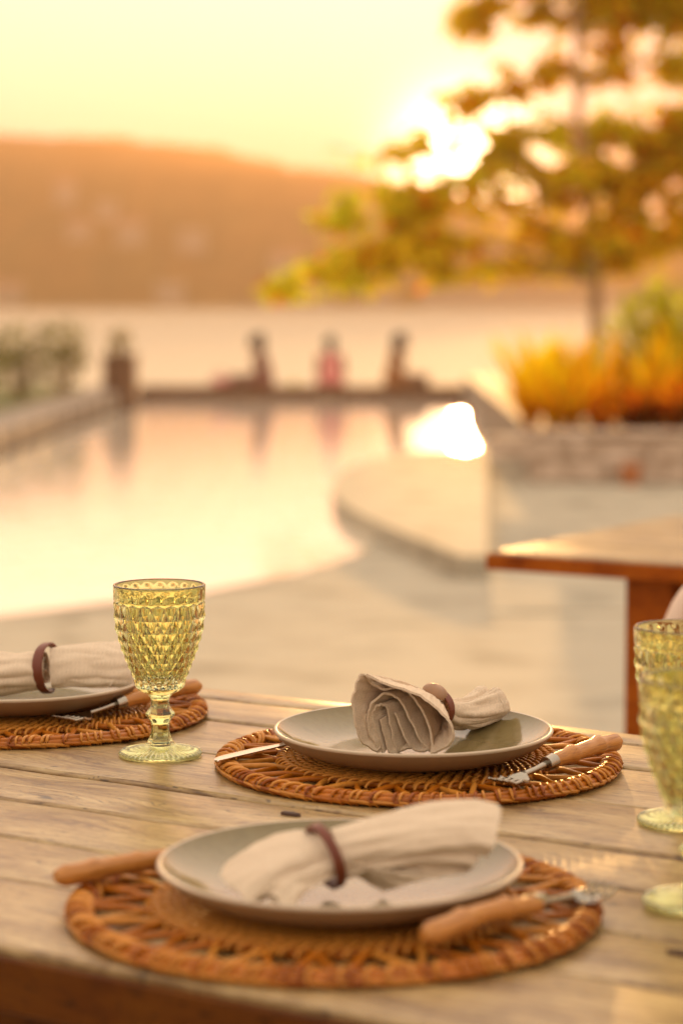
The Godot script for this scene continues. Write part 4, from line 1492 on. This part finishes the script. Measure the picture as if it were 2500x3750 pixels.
func goblet(label: String, at: Vector3, turn: float) -> Node3D:
	var o := thing("goblet", label, "goblet", at, turn, "green pressed glass goblets")
	var n := 21
	var hs := [0.1459, 0.1333, 0.1214, 0.1111, 0.1019, 0.0929, 0.0853, 0.0784, 0.0711]
	var ro := [0.0430, 0.0431, 0.0416, 0.0390, 0.0360, 0.0328, 0.0297, 0.0269, 0.0243]
	var g := Geo.new()
	var at_ := func(w: float, r: float, y: float) -> Vector3: return Vector3(cos(-w) * r, y, sin(-w) * r)
	# facets: every diamond is a low pyramid
	var up_y := 0.1485
	var up_r := 0.0424
	var dn_y := 0.0664
	var dn_r := 0.0228
	var da := TAU / n
	for j in hs.size():
		var off := 0.5 * (j % 2)
		var ri: float = ro[j] - 0.0021
		for k in n:
			var w0 := (k + off) * da
			var w1 := (k + 1 + off) * da
			var wm := (w0 + w1) / 2
			var a: Vector3 = at_.call(wm, ro[j] + 0.0003, hs[j])
			var l: Vector3 = at_.call(w0, ri, hs[j])
			var r: Vector3 = at_.call(w1, ri, hs[j])
			var t: Vector3 = at_.call(wm, ro[j - 1] - 0.0021, hs[j - 1]) if j > 0 else at_.call(wm, up_r, up_y)
			var b: Vector3 = at_.call(wm, ro[j + 1] - 0.0021, hs[j + 1]) if j < hs.size() - 1 else at_.call(wm, dn_r, dn_y)
			g.flat_tri(a, l, b)
			g.flat_tri(a, b, r)
			g.flat_tri(a, r, t)
			g.flat_tri(a, t, l)
			if j == 0:
				var t0: Vector3 = at_.call(wm - da, up_r, up_y)
				var tm: Vector3 = at_.call(w0, up_r, up_y)
				g.flat_tri(l, tm, t0)
				g.flat_tri(l, t, tm)
			if j == hs.size() - 1:
				var b0: Vector3 = at_.call(wm - da, dn_r, dn_y)
				var bm: Vector3 = at_.call(w0, dn_r, dn_y)
				g.flat_tri(l, b0, bm)
				g.flat_tri(l, bm, b)
	# band of thumb prints, rim and the smooth inside
	var rows := []
	var segs := 168
	for q in [[0.0424, 0.1485, 0.0], [0.0431, 0.1500, 0.35], [0.0432, 0.1535, 1.0], [0.0433, 0.1568, 0.8], [0.0434, 0.1590, 0.15], [0.0434, 0.1612, 0.0], [0.0433, 0.1630, 0.0], [0.0427, 0.1638, 0.0], [0.0418, 0.1640, 0.0], [0.0410, 0.1635, 0.0], [0.0405, 0.1620, 0.0],
			[0.0401, 0.1480, 0.0], [0.0398, 0.1330, 0.0], [0.0384, 0.1214, 0.0], [0.0358, 0.1111, 0.0], [0.0328, 0.1019, 0.0], [0.0296, 0.0930, 0.0], [0.0262, 0.0853, 0.0], [0.0226, 0.0790, 0.0], [0.0180, 0.0738, 0.0], [0.0120, 0.0706, 0.0], [0.0060, 0.0692, 0.0], [0.0, 0.0688, 0.0]]:
		var ring := PackedVector3Array()
		for k in segs:
			var w := TAU * k / segs
			var dent: float = pow(0.5 + 0.5 * cos(w * n), 1.5) * 0.0011 * q[2]
			ring.append(at_.call(w, q[0] - dent, q[1]))
		rows.append(ring)
	g.grid(rows, false, true)
	part(o, "bowl", g.done(), M.glass)
	# stem: eight soft facets with a knop
	g = Geo.new()
	rows = []
	for q in [[0.0138, 0.0112, 1.0], [0.0125, 0.0130, 1.0], [0.0098, 0.0180, 1.0], [0.0083, 0.0240, 1.0], [0.0079, 0.0295, 1.0], [0.0086, 0.0325, 1.0], [0.0110, 0.0362, 1.0], [0.0133, 0.0392, 1.0], [0.0134, 0.0412, 1.0], [0.0112, 0.0440, 1.0], [0.0086, 0.0480, 1.0], [0.0080, 0.0530, 1.0], [0.0088, 0.0562, 1.0], [0.0112, 0.0588, 0.8], [0.0158, 0.0612, 0.5], [0.0200, 0.0632, 0.25], [0.0228, 0.0664, 0.0]]:
		var ring := PackedVector3Array()
		for k in 84:
			var w := TAU * k / 84
			var a := fposmod(w, TAU / 8.0) - TAU / 16.0
			var facet: float = lerpf(1.0, cos(TAU / 16.0) / cos(a) * 1.04, q[2])
			ring.append(at_.call(w, q[0] * facet, q[1]))
		rows.append(ring)
	g.grid(rows, false, true)
	part(o, "stem", g.done(), M.stem_glass)
	# ribbed foot
	g = Geo.new()
	rows = []
	for q in [[0.0, 0.0040, 0.0], [0.012, 0.0034, 0.3], [0.030, 0.0006, 1.0], [0.036, 0.0003, 0.6], [0.0385, 0.0010, 0.5], [0.0394, 0.0026, 0.6], [0.0392, 0.0042, 0.6], [0.0372, 0.0056, 0.8], [0.030, 0.0071, 1.0], [0.022, 0.0088, 1.0], [0.0165, 0.0101, 0.6], [0.0142, 0.0107, 0.1], [0.0138, 0.0112, 0.0]]:
		var ring := PackedVector3Array()
		for k in 240:
			var w := TAU * k / 240
			ring.append(at_.call(w, q[0] + (0.0003 * q[2] * cos(w * 48.0) if q[0] > 0.0365 else 0.0), q[1] + 0.00042 * q[2] * cos(w * 48.0) * (1.0 if q[1] > 0.003 else 0.25)))
		rows.append(ring)
	g.grid(rows, false, true)
	part(o, "foot", g.done(), M.stem_glass)
	return o

func build_tables() -> void:
	# main table: local origin on its axis; across positions of the seams follow the planks
	var u := Vector3(cos(-TURN), 0, sin(-TURN))
	var nn := Vector3(-sin(-TURN), 0, cos(-TURN))
	var mid := u * -0.95 + nn * -1.609
	var seams := [-0.4565, -0.403, -0.302, -0.155, -0.008, 0.096, 0.205, 0.314, 0.4575]
	table("dining_table", "weathered wooden dining table laid with placemats, plates and goblets", mid, 1.05, seams, 0.038, [-0.9, 0.9], Vector3(0.075, 0, 0.075), M.dark_wood, [[-0.075, 0.024, 0.010, 0.0035], [0.372, 0.233, 0.016, 0.0042], [-0.47, 0.05, 0.008, 0.003], [-0.62, 0.15, 0.012, 0.004], [0.02, 0.26, 0.007, 0.003]])
	# second table: its left corner shows at the right
	var corner := Vector3(0.250, 0, -3.90)
	var mid2 := corner + u * 0.90 - nn * 0.40
	table("dining_table", "second wooden table with an orange brown edge at the right, nothing on it", mid2, 0.90, [-0.40, -0.25, -0.1, 0.05, 0.2, 0.39], 0.027, [-0.62, 0.62], Vector3(0.085, 0, 0.07), M.side_wood)
	chair("dining chair with rounded pale back frame at the right frame edge", Vector3(0.628, 0, -2.84), 0.15)
	var a := placemat("rattan placemat under the middle plate with the fan napkin", Vector3(0.071, 0.7505, -2.092), 0.3)
	again(a, Vector3(-0.0055, 0.7505, -1.580), 1.2, "rattan placemat nearest the viewer, under the front plate")
	again(a, Vector3(-0.327, 0.7505, -2.345), 2.3, "rattan placemat at the left frame edge behind the goblet")
	var p := plate("stoneware plate in the middle carrying the fan napkin", Vector3(0.066, 0.7592, -2.076))
	again(p, Vector3(-0.001, 0.7592, -1.5755), 0.7, "stoneware plate nearest the viewer with the bundled napkin")
	again(p, Vector3(-0.335, 0.7592, -2.345), 1.9, "stoneware plate cut by the left frame edge with the rolled napkin")
	build_napkins()
	fork("fork with bamboo handle on the right of the middle placemat", Vector3(0.134, 0.7645, -1.927), Vector3(0.256, 0, -2.078), 0.003)
	fork("fork with bamboo handle on the front placemat, handle towards the viewer", Vector3(0.186, 0.7645, -1.575), Vector3(0.052, 0, -1.432), 0.003)
	fork("fork with bamboo handle on the left placemat behind the goblet", Vector3(-0.277, 0.7645, -2.2225), Vector3(-0.149, 0, -2.383), 0.003)
	knife("serrated knife whose blade points out left of the middle plate", Vector3(-0.118, 0.7620, -2.038), Vector3(0.012, 0, -2.200), 0.0)
	knife("knife with bamboo handle on the left of the front placemat", Vector3(-0.035, 0.7640, -1.725), Vector3(-0.203, 0, -1.594), 0.0)
	var gob := goblet("green diamond cut goblet standing left of the middle plate", Vector3(-0.171, 0.7508, -2.133), 0.12)
	again(gob, Vector3(0.2825, 0.7508, -1.853), 0.5, "green goblet at the right frame edge, the farther of two")
	again(gob, Vector3(0.2535, 0.7508, -1.598), 0.9, "green goblet at the right frame edge, the nearer of two")

func _ready() -> void:
	rng.seed = 4711
	set_stage()
	make_materials()
	build_setting()
	build_far_shore()
	build_tree()
	build_garden()
	build_people()
	build_tables()
